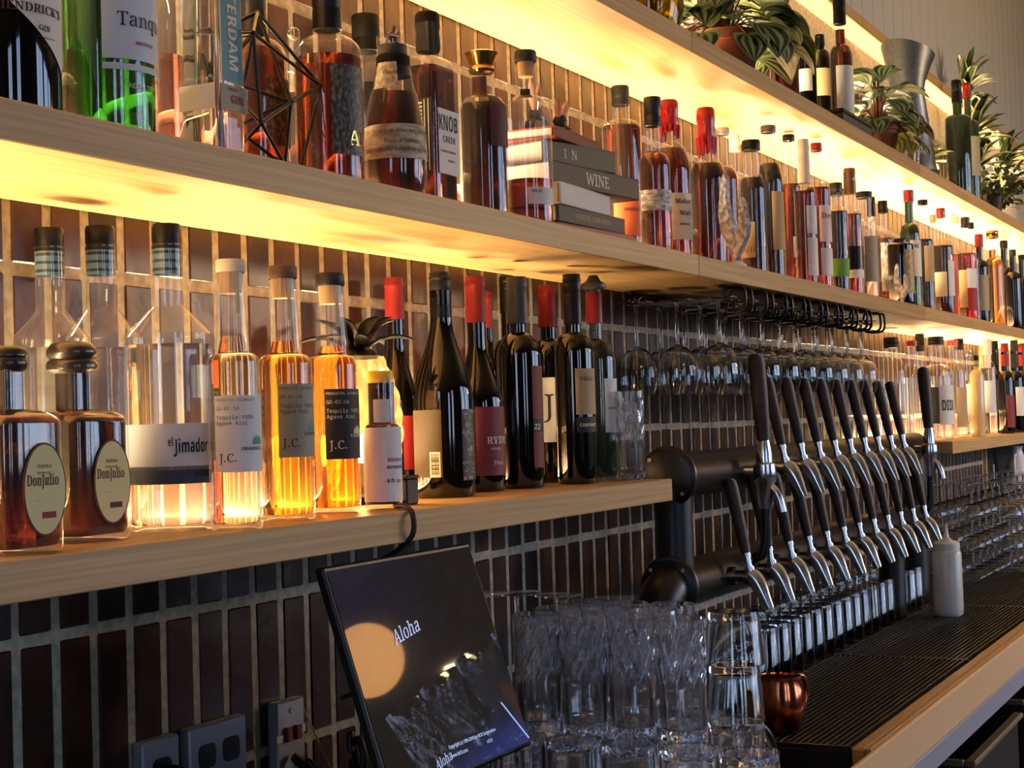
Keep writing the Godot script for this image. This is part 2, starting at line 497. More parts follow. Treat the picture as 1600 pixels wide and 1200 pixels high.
# flat lettering with its lower left corner at p, lying in a plane with axes ex, ey
func flat_text(parent: Node, s: String, kind: String, cap: float, t: Transform3D, m, slant := 0.0) -> MeshInstance3D:
	var o := part(parent, "lettering", text_mesh(s, kind, cap, null, slant), m)
	o.transform = t
	return o


# ------------------------------------------------------------------ bottles
func outline(d: Dictionary, top: float, inset := 0.0, floor_y := 0.0) -> Array:
	var r: float = d.r - inset; var nr: float = maxf(d.nr - inset, 0.003); var bt: float = d.bt; var nb: float = maxf(d.nb, d.bt + 0.004)
	var p := [Vector2(0, floor_y + 0.003), Vector2(r * 0.72, floor_y + 0.002), Vector2(r * 0.80, floor_y), Vector2(r * 0.93, floor_y + 0.0008), Vector2(r * 0.985, floor_y + 0.004), Vector2(r, floor_y + 0.009)]
	if d.sd == "ball":
		p = [Vector2(0, floor_y + 0.003), Vector2(r * 0.70, floor_y)]
		for i in 13:
			var t := i / 12.0
			p.append(Vector2(lerpf(nr, r, pow(sin(PI * (0.26 + 0.70 * t)), 0.55)) if t > 0.45 else r * pow(sin(PI * (0.26 + 0.70 * t)), 0.35), lerpf(floor_y + 0.006, nb, t)))
	else:
		p.append(Vector2(r, bt * 0.5)); p.append(Vector2(r, bt))
		for i in range(1, 11):
			var t := i / 10.0
			var f := 0.0
			match d.sd:
				"cone": f = 1.0 - t
				"burgundy": f = pow(0.5 + 0.5 * cos(PI * t), 0.85)
				"neck": f = sqrt(maxf(0.0, 1.0 - t * t)) if t < 0.95 else 0.22
				_: f = pow(maxf(0.0, 1.0 - pow(t, 2.2)), 0.62)
			var rr := nr + (r - nr) * f
			if d.sd == "neck":
				rr = nr * 1.12 + (r - nr * 1.12) * sqrt(maxf(0.0, 1.0 - t * t))
			p.append(Vector2(rr, bt + (nb - bt) * t))
	var out := []
	for q in p:
		if q.y <= top + 1e-6:
			out.append(q)
		else:
			break
	if top > nb:
		if d.sd == "neck":
			for i in range(1, 6):
				var t := i / 5.0
				out.append(Vector2(nr * lerpf(1.12, 0.86, t), lerpf(nb, top, t)))
		else:
			out.append(Vector2(nr, lerpf(nb, top, 0.5))); out.append(Vector2(nr, top))
	else:
		# cut at the given height
		var last: Vector2 = out[out.size() - 1]
		if last.y < top - 1e-5:
			var nxt: Vector2 = p[out.size()] if out.size() < p.size() else last
			var f: float = (top - last.y) / maxf(nxt.y - last.y, 1e-6)
			out.append(Vector2(lerpf(last.x, nxt.x, f), top))
	return out


func radius_at(prof: Array, y: float) -> float:
	for i in prof.size() - 1:
		if prof[i + 1].y >= y and prof[i].y <= y and prof[i + 1].y > prof[i].y:
			return lerpf(prof[i].x, prof[i + 1].x, (y - prof[i].y) / (prof[i + 1].y - prof[i].y))
	return prof[prof.size() - 1].x


func bot(d: Dictionary) -> Node3D:
	var t := thing(d.n, d.l, "decanter" if "decanter" in d.n else "bottle", Vector3(d.x, d.y, d.z), 0.0, d.g)
	var k := 2.0; var sx := 1.0; var sz := 1.0
	if d.has("sq"):
		k = d.sq[1]; sx = d.sq[2]; sz = d.sq[3]
		d.r = d.r / 1.3
	var segs := 48 if d.x < 2.6 else (32 if d.x < 3.8 else 20)
	if d.has("sq"):
		segs = 64
	var cs: String = d.cap[0]
	var cb: float = d.cap[2]; var cr: float = d.cap[3]; var h: float = d.h
	var neck_top: float = cb + (h - cb) * (0.6 if cs != "wax" else 0.7)
	if cs == "cork":
		neck_top = cb
	var prof := outline(d, neck_top)
	if d.glass == "brown" and d.liq == null:
		d.liq = "brown_liquor"; d.fill = neck_top
	if d.glass == "green" and d.liq == "dark_green":
		d.fill = neck_top
	var opaque: bool = String(d.glass).begins_with("opaque")
	if opaque:
		part(t, "body", MB.new().lathe(prof, segs, k, sx, sz), d.glass)
	else:
		part(t, "glass", MB.new().lathe(prof, segs, k, sx, sz), "glass")
		if d.liq != null:
			var lp := outline(d, minf(d.fill, neck_top - 0.004), 0.0022, 0.006)
			lp.append(Vector2(0, lp[lp.size() - 1].y))
			part(t, "liquid", MB.new().lathe(lp, segs, k, sx, sz), "liq_" + d.liq)
	caps(t, d, cs, cb, cr, h, segs)
	for lb in d.labs:
		curved_label(t, d, prof, lb, segs, k, sx, sz)
	if d.has("oval"):
		oval_label(t, d)
	if d.has("knob"):
		square_labels(t, d)
	return t


func caps(t: Node3D, d: Dictionary, cs: String, cb: float, cr: float, h: float, segs: int) -> void:
	var m: String = d.cap[1]
	var b := MB.new()
	match cs:
		"plain":
			part(t, "cap", b.lathe([Vector2(cr * 0.9, cb), Vector2(cr, cb + 0.001), Vector2(cr, lerpf(cb, h, 0.3)), Vector2(cr * 0.965, lerpf(cb, h, 0.33)), Vector2(cr * 0.965, lerpf(cb, h, 0.37)), Vector2(cr, lerpf(cb, h, 0.4)), Vector2(cr, h - 0.002), Vector2(cr * 0.93, h), Vector2(0, h)], segs), m)
		"banded":
			part(t, "cap", b.lathe([Vector2(cr, lerpf(cb, h, 0.5)), Vector2(cr * 1.02, lerpf(cb, h, 0.56)), Vector2(cr * 0.95, lerpf(cb, h, 0.60)), Vector2(cr, lerpf(cb, h, 0.66)), Vector2(cr, h - 0.003), Vector2(cr * 0.92, h), Vector2(0, h)], segs), m)
			part(t, "cap_band", MB.new().lathe([Vector2(cr * 0.96, cb), Vector2(cr * 0.96, lerpf(cb, h, 0.52))], segs), "teal_band", "dark teal printed collar")
			for i in 3:
				part(t, "ring", MB.new().lathe([Vector2(cr * 0.975, lerpf(cb, h, 0.06 + 0.17 * i)), Vector2(cr * 0.975, lerpf(cb, h, 0.12 + 0.17 * i))], segs), "black")
		"screw":
			part(t, "cap", b.lathe([Vector2(cr, cb), Vector2(cr, lerpf(cb, h, 0.60)), Vector2(cr * 0.96, lerpf(cb, h, 0.62)), Vector2(cr, lerpf(cb, h, 0.64)), Vector2(cr, lerpf(cb, h, 0.80)), Vector2(cr * 0.95, lerpf(cb, h, 0.83)), Vector2(cr * 1.03, lerpf(cb, h, 0.86)), Vector2(cr * 1.03, lerpf(cb, h, 0.90)), Vector2(cr * 0.96, lerpf(cb, h, 0.92)), Vector2(cr, h - 0.002), Vector2(cr * 0.92, h), Vector2(0, h)], segs), m)
		"sleeve":
			part(t, "capsule", b.lathe([Vector2(cr * 1.03, cb), Vector2(cr, lerpf(cb, h, 0.5)), Vector2(cr * 0.97, lerpf(cb, h, 0.74)), Vector2(cr * 1.03, lerpf(cb, h, 0.77)), Vector2(cr * 1.03, lerpf(cb, h, 0.84)), Vector2(cr * 0.97, lerpf(cb, h, 0.87)), Vector2(cr * 0.97, h - 0.002), Vector2(cr * 0.9, h), Vector2(0, h)], segs), m)
		"stopper":
			part(t, "capsule", b.lathe([Vector2(cr, cb), Vector2(cr * 0.97, lerpf(cb, h, 0.62)), Vector2(cr * 0.8, lerpf(cb, h, 0.66))], segs), m)
			part(t, "pump_stopper", MB.new().lathe([Vector2(cr * 0.8, lerpf(cb, h, 0.60)), Vector2(cr * 0.85, lerpf(cb, h, 0.70)), Vector2(cr * 1.5, lerpf(cb, h, 0.74)), Vector2(cr * 1.5, lerpf(cb, h, 0.82)), Vector2(cr * 0.9, lerpf(cb, h, 0.88)), Vector2(cr * 0.5, h), Vector2(0, h)], segs), "slate")
		"wax":
			var p := [Vector2(cr * 0.92, cb), Vector2(cr, cb + 0.002), Vector2(cr * 1.03, lerpf(cb, h, 0.25)), Vector2(cr * 0.96, lerpf(cb, h, 0.5)), Vector2(cr * 1.04, lerpf(cb, h, 0.62)), Vector2(cr * 1.02, h - 0.004), Vector2(cr * 0.85, h), Vector2(0, h)]
			part(t, "wax_seal", b.lathe(p, segs), m)
			if m == "red_wax":
				rng.seed = int(d.x * 1000)
				for i in 11:
					var th := TAU * (i + rng.randf() * 0.5) / 11.0
					var l := rng.randf_range(0.008, 0.042); var rr: float = cr * 0.97
					var y1: float = cb + 0.006
					var pts := []
					for s in 6:
						pts.append(Vector3(sin(th) * rr, y1 - l * s / 5.0, cos(th) * rr))
					part(t, "wax_drip", MB.new().tube(pts, [0.0042, 0.004, 0.0036, 0.003, 0.003, 0.0018], 8), m)
				part(t, "tear_tab", MB.new().box(Vector3(-cr * 1.05, lerpf(cb, h, 0.56), 0.004), Vector3(0.012, 0.006, 0.004), 0.001), m)
		"cork":
			part(t, "stopper_top", b.lathe([Vector2(cr * 0.96, cb), Vector2(cr, cb + 0.001), Vector2(cr, h - 0.002), Vector2(cr * 0.94, h), Vector2(0, h)], segs), m)
			part(t, "cork", MB.new().lathe([Vector2(0, cb - 0.022), Vector2(d.nr * 0.70, cb - 0.022), Vector2(d.nr * 0.78, cb)], segs), "cork")
		"knob":
			part(t, "stopper", b.lathe([Vector2(d.nr * 1.05, cb - 0.004), Vector2(cr * 0.98, cb), Vector2(cr, cb + 0.004), Vector2(cr * 0.95, cb + 0.008), Vector2(cr * 0.86, cb + 0.010), Vector2(cr * 0.98, lerpf(cb, h, 0.5)), Vector2(cr * 0.97, lerpf(cb, h, 0.7)), Vector2(cr * 0.8, lerpf(cb, h, 0.9)), Vector2(cr * 0.5, h - 0.001), Vector2(0, h)], segs), m)
		"flare":
			part(t, "stopper", b.lathe([Vector2(d.nr * 1.0, cb), Vector2(d.nr * 1.1, cb + 0.004), Vector2(d.nr * 0.95, cb + 0.009), Vector2(cr * 0.9, lerpf(cb, h, 0.75)), Vector2(cr, h - 0.004), Vector2(cr * 0.7, h - 0.001), Vector2(0, h)], segs), m)
		"ball":
			var p := []
			for i in 11:
				p.append(Vector2(maxf(0.0, sin(PI * i / 10.0)) * cr * 1.3, h - cr * 1.3 - cos(PI * i / 10.0) * cr * 1.3))
			part(t, "stopper", b.lathe(p, segs), m)
		"horse":
			var cy := lerpf(cb, h, 0.28)
			part(t, "cork", b.lathe([Vector2(cr * 0.85, cb - 0.002), Vector2(cr, cb + 0.001), Vector2(cr, cy), Vector2(cr * 0.9, cy + 0.001), Vector2(0, cy + 0.001)], segs), m)
			# a small running horse with its rider on top of the cork
			var hm := MB.new()
			var y0: float = cy + 0.001
			hm.tube([Vector3(-0.013, y0 + 0.012, 0), Vector3(-0.005, y0 + 0.013, 0), Vector3(0.006, y0 + 0.013, 0), Vector3(0.011, y0 + 0.016, 0), Vector3(0.015, y0 + 0.021, 0), Vector3(0.019, y0 + 0.020, 0)], [0.002, 0.0045, 0.0045, 0.0035, 0.0026, 0.0015], 8)
			for leg in [[-0.009, -0.016], [-0.006, -0.002], [0.007, 0.015], [0.006, 0.004]]:
				hm.tube([Vector3(leg[0], y0 + 0.011, 0), Vector3((leg[0] + leg[1]) * 0.5, y0 + 0.006, 0.001), Vector3(leg[1], y0, 0)], [0.0025, 0.0018, 0.0012], 6)
			hm.tube([Vector3(0, y0 + 0.015, 0), Vector3(0.003, y0 + 0.023, 0), Vector3(0.005, y0 + 0.026, 0)], [0.003, 0.003, 0.0022], 8)
			part(t, "horse_figure", hm, "pewter")
			part(t, "collar", MB.new().lathe([Vector2(d.nr * 1.06, cb - 0.028), Vector2(d.nr * 1.08, cb - 0.004), Vector2(cr, cb)], segs), "black_soft")


func curved_label(t: Node3D, d: Dictionary, prof: Array, lb: Array, segs: int, k: float, sx: float, sz: float) -> void:
	var th0 := deg_to_rad(lb[0]); var th1 := deg_to_rad(lb[1])
	var y0: float = lb[2]; var y1: float = lb[3]
	var host: Node = t
	if lb[4] != "none":
		var lp := []
		for i in 7:
			var y := lerpf(y0, y1, i / 6.0)
			var rr := radius_at(prof, y)
			if lb[4].ends_with("_neck"):
				rr = maxf(rr, d.nr)
			lp.append(Vector2(rr, y))
		var b := MB.new()
		var n := maxi(6, int(segs * absf(th1 - th0) / TAU) + 2)
		if d.has("diamond"):
			# a paper label cut to a point at its lower edge
			var mid := deg_to_rad(lb[0] + 92.0 + 40.0)
			n = 40
			for i in n:
				var a0 := mid + lerpf(-1.35, 1.35, float(i) / n); var a1 := mid + lerpf(-1.35, 1.35, float(i + 1) / n)
				var lo0 := minf(y0 + 0.047 * absf(a0 - mid), y1); var lo1 := minf(y0 + 0.047 * absf(a1 - mid), y1)
				var rr: float = d.r + 0.0008
				b.quad(b.add(Vector3(sin(a0) * rr, lo0, cos(a0) * rr), Vector3(sin(a0), 0, cos(a0))), b.add(Vector3(sin(a1) * rr, lo1, cos(a1) * rr), Vector3(sin(a1), 0, cos(a1))), b.add(Vector3(sin(a1) * rr, y1, cos(a1) * rr), Vector3(sin(a1), 0, cos(a1))), b.add(Vector3(sin(a0) * rr, y1, cos(a0) * rr), Vector3(sin(a0), 0, cos(a0))))
		else:
			b.lathe(lp, n, k, sx, sz, th0, th1, 0.0007)
			# the paper's own thickness at its back
		host = part(t, "label", b, lb[4])
	if d.has("agave") and y1 - y0 > 0.05 and lb[5].size() > 3:
		agave(host, d, lerpf(th0, th1, 0.66), lerpf(y0, y1, 0.36))
	for tx in lb[5]:
		var y: float = tx[3]
		var rr := radius_at(prof, y + tx[2] * 0.5)
		if k > 2.0 and not lb[4].ends_with("_neck"):
			pass
		var a0 := deg_to_rad(tx[4])
		var limit: float = th1 + 0.02 if lb[4] != "none" else 9.0
		var bend := func(p: Vector3) -> Array:
			var a := a0 + p.x / rr
			a = minf(a, limit)
			var R := rr + 0.0014
			return [Vector3(sin(a) * R, y + p.y, cos(a) * R), Vector3(sin(a), 0, cos(a))]
		part(host, "lettering", text_mesh(tx[0], tx[1], tx[2], bend), tx[5] if M.has(tx[5]) else "ink")


func agave(host: Node, d: Dictionary, th: float, y: float) -> void:
	var b := MB.new()
	var R: float = d.r + 0.0013
	for i in 13:
		var a := PI * (i + 0.5) / 13.0
		var l := 0.0085 + 0.002 * sin(a)
		var tip := Vector2(cos(a), sin(a)) * l
		var side := Vector2(-sin(a), cos(a)) * 0.0011
		var pts := [Vector2.ZERO, tip * 0.55 + side, tip, tip * 0.55 - side]
		var id := []
		for p in pts:
			var q: float = th + p.x / R
			id.append(b.add(Vector3(sin(q) * R, y + p.y, cos(q) * R), Vector3(sin(q), 0, cos(q))))
		b.quad(id[0], id[1], id[2], id[3])
	part(host, "agave_emblem", b, "agave_teal" if d.agave[0] != "black_paper" else "cream")


# the upright oval paper on the front face of a square bottle
func oval_label(t: Node3D, d: Dictionary) -> void:
	var a := 0.0265; var hh := 0.041
	var poly := PackedVector2Array(); var inner := PackedVector2Array()
	for i in 40:
		var th := TAU * i / 40
		poly.append(Vector2(cos(th) * a, sin(th) * hh)); inner.append(Vector2(cos(th) * (a - 0.0018), sin(th) * (hh - 0.0018)))
	var o := part(t, "oval_label", MB.new().plate(poly, 0.0, 0.0008), "brown_ink", "brown rim of the oval label")
	o.position = Vector3(0.004, d.bt * 0.50, d.r + 0.0006)
	part(o, "paper", MB.new().plate(inner, 0.0008, 0.0013), "label_cream")
	var x0 := -0.0225
	flat_text(o, "TEQUILA", "serif", 0.0028, Transform3D(Basis(), Vector3(-0.010, 0.018, 0.0016)), "brown_ink")
	flat_text(o, "RESERVA DE", "serif", 0.0019, Transform3D(Basis(), Vector3(-0.010, 0.0135, 0.0016)), "brown_ink")
	flat_text(o, "DonJulio", "serif", 0.0078, Transform3D(Basis().scaled(Vector3(0.83, 1.2, 1)), Vector3(x0, 0.0005, 0.0016)), "brown_ink")
	flat_text(o, "~~~", "serif", 0.004, Transform3D(Basis(), Vector3(-0.014, -0.010, 0.0016)), "gold_ink")
	part(o, "seal", MB.new().box(Vector3(0.004, -0.0225, 0.0014), Vector3(0.017, 0.0055, 0.0006), 0.0002), "red_ink" if d.x < 1.15 else "brown_ink")


# printed papers on two faces of the square bourbon bottle
func square_labels(t: Node3D, d: Dictionary) -> void:
	var hx: float = d.r * d.sq[2]; var hz: float = d.r * d.sq[3]
	var front := part(t, "label", MB.new().box(Vector3(0.002, 0.093, hz + 0.0006), Vector3(hx * 1.62, 0.088, 0.0009)), "paper")
	flat_text(front, "KNOB", "narrow", 0.021, Transform3D(Basis().scaled(Vector3(1.25, 1, 1)), Vector3(-hx * 0.72, 0.108, hz + 0.0014)), "ink")
	flat_text(front, "CREEK", "sans", 0.0085, Transform3D(Basis(), Vector3(-hx * 0.46, 0.092, hz + 0.0014)), "ink")
	flat_text(front, "STRAIGHT BOURBON", "sans", 0.0030, Transform3D(Basis(), Vector3(-hx * 0.66, 0.078, hz + 0.0014)), "ink")
	flat_text(front, "WHISKEY", "sans", 0.0030, Transform3D(Basis(), Vector3(-hx * 0.1, 0.066, hz + 0.0014)), "ink")
	var left := Transform3D(Basis(Vector3.UP, -PI / 2), Vector3(-hx - 0.0006, 0, 0))
	var side := part(t, "side_label", MB.new().box(Vector3(0, 0.10, 0), Vector3(hz * 1.7, 0.10, 0.0009), 0.0, left), "black_paper")
	for i in 18:
		part(side, "stripe", MB.new().box(Vector3(hz * 0.12, 0.055 + i * 0.0052, 0.0008), Vector3(hz * 0.42, 0.0026, 0.0006), 0.0, left), "cream")
	for i in 2:
		part(side, "stripe", MB.new().box(Vector3(hz * (0.46 + 0.22 * i), 0.10, 0.0008), Vector3(0.0012, 0.096, 0.0006), 0.0, left), "cream")
	flat_text(side, "CREEK", "sans", 0.0065, left * Transform3D(Basis(Vector3(0, 0, 1), PI / 2), Vector3(-hz * 0.4, 0.11, 0.0009)), "gold_ink")


# ------------------------------------------------------------------ the scene
func _ready() -> void:
	rng.seed = 1
	view_and_light()
	materials()
	room()
	tiled_wall()
	shelves()
	bar_counter()
	bottles()
	shelf_things()
	glass_rack()
	beer_tower()
	glasses()
	till_and_outlets()
	plants()


func view_and_light() -> void:
	var cam := Camera3D.new()
	cam.name = "camera"
	cam.fov = rad_to_deg(2.0 * atan(600.0 / 2500.0))
	cam.near = 0.05; cam.far = 60.0
	cam.transform = Transform3D(Basis(Vector3(0.4535, -0.0300, 0.8908), Vector3(-0.0078, 0.9993, 0.0376), Vector3(-0.8912, -0.0240, 0.4529)).orthonormalized(), Vector3(0, 1.55, 1.24))
	cam.current = true
	add_child(cam)
	var env := Environment.new()
	env.tonemap_mode = Environment.TONE_MAPPER_LINEAR
	env.tonemap_exposure = 1.0
	var sm := ProceduralSkyMaterial.new()
	sm.sky_top_color = Color(0.64, 0.76, 1.0); sm.sky_horizon_color = Color(0.84, 0.91, 1.0)
	sm.ground_bottom_color = Color(0.30, 0.31, 0.33); sm.ground_horizon_color = Color(0.55, 0.58, 0.62)
	sm.sky_energy_multiplier = 2.25; sm.ground_energy_multiplier = 1.0
	var sky := Sky.new()
	sky.sky_material = sm
	env.background_mode = Environment.BG_SKY
	env.sky = sky
	env.sdfgi_enabled = true; env.ssao_enabled = true; env.ssil_enabled = true
	var we := WorldEnvironment.new()
	we.name = "environment"
	we.environment = env
	add_child(we)


# a light strip lying along the back of a shelf: glowing diffuser in a thin channel, with an area light of its size just above
func led_strip(label: String, x0: float, x1: float, y: float, energy: float) -> void:
	var t := thing("light_strip", label, "light strip", Vector3((x0 + x1) * 0.5, y, 0.017), 0.0, "warm light strips at the back of the shelves")
	part(t, "channel", MB.new().box(Vector3(0, 0.003, 0), Vector3(x1 - x0, 0.006, 0.016), 0.001), "brushed")
	part(t, "diffuser", MB.new().box(Vector3(0, 0.0068, 0), Vector3(x1 - x0, 0.0016, 0.011)), "led_glow")
	var n := maxi(1, roundi((x1 - x0) / 1.0))
	for i in n:
		var l := AreaLight3D.new()
		l.name = "strip_light"
		l.area_size = Vector2((x1 - x0) / n, 0.011)
		l.area_normalize_energy = false
		l.light_color = Color(1.0, 0.85, 0.62)
		l.light_energy = energy
		l.shadow_enabled = true
		l.area_range = 8.0
		t.add_child(l, true)
		l.position = Vector3((i + 0.5) * (x1 - x0) / n - (x1 - x0) * 0.5, 0.0095, 0)
		l.rotation = Vector3(PI / 2 - 0.38, 0, 0)   # faces up and a little to the wall


func room() -> void:
	structure("floor", MB.new().box(Vector3(2.75, -0.05, 2.75), Vector3(13.5, 0.1, 5.9)), "room_floor")
	structure("ceiling", MB.new().box(Vector3(2.75, 3.65, 2.75), Vector3(13.5, 0.1, 5.9)), "ceiling_white")
	# back wall: plain core behind the tiles, white boards above the tiles' cap
	var wb := structure("wall_back", MB.new().box(Vector3(2.75, 1.8, -0.070), Vector3(13.5, 3.6, 0.14)), "grout")
	var x := -3.9
	while x < 9.4:
		part(wb, "board", MB.new().box(Vector3(x + 0.0675, 3.15, 0.004), Vector3(0.131, 0.90, 0.016), 0.003), "white_board")
		x += 0.135
	x = 6.63
	while x < 9.4:
		part(wb, "board", MB.new().box(Vector3(x + 0.0675, 2.06, 0.004), Vector3(0.131, 1.24, 0.016), 0.003), "white_board")
		x += 0.135
	part(wb, "green_panel", MB.new().box(Vector3(8.03, 0.72, 0.004), Vector3(2.76, 1.42, 0.016), 0.003), "end_green")
	structure("wall_right", MB.new().box(Vector3(9.45, 1.8, 2.75), Vector3(0.1, 3.6, 5.5)), "room_wall")
	# the wall behind the camera and the street wall each have real openings
	windowed_wall("wall_left", true, -3.95, 0.0, 5.5, [[1.0, 2.0]], 0.9, 3.3)
	windowed_wall("wall_front", false, 5.55, -4.0, 9.5, [[-2.9, -1.9], [-0.9, -0.1], [3.2, 5.0], [5.4, 7.2], [7.5, 9.0]], 0.9, 3.3)
	var t1 := structure("trim_1", MB.new().box(Vector3(2.9, 2.690, 0.035), Vector3(12.4, 0.040, 0.075), 0.003), "oak_1")
	t1.set_meta("kind", "structure")


func windowed_wall(called: String, across_x: bool, at: float, a0: float, a1: float, holes: Array, y0: float, y1: float) -> void:
	var b := MB.new()
	var put := func(p0: float, p1: float, q0: float, q1: float):
		if p1 - p0 < 0.001: return
		var c := Vector3(at, (q0 + q1) * 0.5, (p0 + p1) * 0.5); var s := Vector3(0.1, q1 - q0, p1 - p0)
		if not across_x:
			c = Vector3((p0 + p1) * 0.5, (q0 + q1) * 0.5, at); s = Vector3(p1 - p0, q1 - q0, 0.1)
		b.box(c, s)
	put.call(a0, a1, 0.0, y0); put.call(a0, a1, y1, 3.6)
	var last := a0
	for h in holes:
		put.call(last, h[0], y0, y1)
		last = h[1]
	put.call(last, a1, y0, y1)
	structure(called, b, "room_wall")
	for h in holes:
		var f := MB.new()
		var w: float = h[1] - h[0]; var hh := y1 - y0
		var turn := Basis(Vector3.UP, PI / 2) if across_x else Basis()
		var c := Vector3(at, (y0 + y1) * 0.5, (h[0] + h[1]) * 0.5) if across_x else Vector3((h[0] + h[1]) * 0.5, (y0 + y1) * 0.5, at)
		var tr := Transform3D(turn, c)
		for q in [[Vector3(0, hh / 2 - 0.03, 0), Vector3(w, 0.06, 0.07)], [Vector3(0, -hh / 2 + 0.03, 0), Vector3(w, 0.06, 0.07)], [Vector3(w / 2 - 0.03, 0, 0), Vector3(0.06, hh - 0.12, 0.07)], [Vector3(-w / 2 + 0.03, 0, 0), Vector3(0.06, hh - 0.12, 0.07)], [Vector3(0, 0, 0), Vector3(0.05, hh - 0.12, 0.05)]]:
			f.box(q[0], q[1], 0.0, tr)
		var k: int = taken.get("window", 0) + 1
		taken["window"] = k
		var o := structure("window_%d" % k, f, "window_frame")
		part(o, "pane", MB.new().box(Vector3.ZERO, Vector3(w - 0.12, hh - 0.12, 0.006), 0.0, tr), "window_glass")


# soldier courses of glazed tiles in stack bond; each near tile its own part, the far ones one part
func tiled_wall() -> void:
	var wall: Node = get_node("wall_back")
	var px := 0.0597; var py := 0.1985; var x0 := 1.2678 - px * 5; var y0 := 1.333 - py * 3
	var shapes := []
	rng.seed = 77
	for k in 6:
		var w := 0.0478 + rng.randf_range(-0.0008, 0.0008); var h := 0.1865 + rng.randf_range(-0.001, 0.001)
		var b := MB.new()
		b.box(Vector3(0, 0, 0), Vector3(w, h, 0.010), 0.0022)
		shapes.append(b.mesh())
	var rest := [MB.new(), MB.new(), MB.new(), MB.new(), MB.new()]
	var near := 0
	for r in 9:
		for c in 100:
			var X := x0 + (c + 0.5) * px; var Y := y0 + (r + 0.5) * py
			var kind := rng.randi_range(0, 4)
			var off := Vector3(rng.randf_range(-0.0007, 0.0007), rng.randf_range(-0.001, 0.001), rng.randf_range(-0.0005, 0.0005))
			var tilt := Basis.from_euler(Vector3(rng.randf_range(-0.004, 0.004), rng.randf_range(-0.014, 0.014), rng.randf_range(-0.006, 0.006)))
			if X > 6.60:
				continue
			var in_view: bool = X > 1.1 and X < 4.06 and ((Y > 1.1 and Y < 2.03) or (Y > 2.03 and Y < 2.3 and X > 1.5 and X < 2.9))
			var hidden: bool = (Y > 1.35 and Y < 1.52 and X < 0.9)
			if in_view and not hidden and near < 300:
				var o := part(wall, "tile", shapes[rng.randi_range(0, 5)], "tile_%d" % kind)
				o.transform = Transform3D(tilt, Vector3(X, Y, -0.0033) + off)
				near += 1
			else:
				rest[kind].box(Vector3(X, Y, -0.0033) + off, Vector3(0.0478, 0.1865, 0.010), 0.0022)
	for k in 5:
		var o := part(wall, "tiles", rest[k], "tile_%d" % k)
		o.set_meta("kind", "stuff")
	# timber edge where the tiling stops
	part(wall, "edge_strip", MB.new().box(Vector3(6.612, 1.8, 0.004), Vector3(0.022, 1.76, 0.02), 0.002), "oak_2")


# a thick oak shelf of end-to-end boards
func shelf(label: String, y_top: float, cuts: Array) -> void:
	var t := thing("shelf", label, "shelf", Vector3(0, y_top - 0.037, 0))
	for i in cuts.size() - 1:
		var a: float = cuts[i]; var b: float = cuts[i + 1]
		part(t, "plank", MB.new().box(Vector3((a + b) * 0.5, 0.0185, 0.127), Vector3(b - a - 0.0012, 0.037, 0.246), 0.0012), "oak_%d" % (i % 3))


func shelves() -> void:
	shelf("long middle oak shelf crowded with spirit bottles", MID, [-0.8, 0.9, 2.70, 4.51, 6.32, 7.6])
	shelf("lower oak shelf carrying tequila and wine bottles, ending before the beer taps", LOW, [-0.8, 0.75, 2.535])
	shelf("top oak shelf with potted plants", UPP, [-0.8, 0.9, 2.70, 4.51, 6.32, 7.6])
	shelf("short far oak shelf of clear bottles beyond the beer taps", FAR, [4.815, 6.32, 7.6])
	led_strip("warm light strip behind the bottles on the middle shelf", -0.6, 7.5, MID, 255.0)
	led_strip("warm light strip behind the bottles on the lower shelf", -0.6, 2.5, LOW, 255.0)
	led_strip("warm light strip behind the plants on the top shelf", -0.6, 7.5, UPP, 255.0)
	led_strip("warm light strip behind the clear bottles on the far lower shelf", 4.85, 7.5, FAR, 255.0)


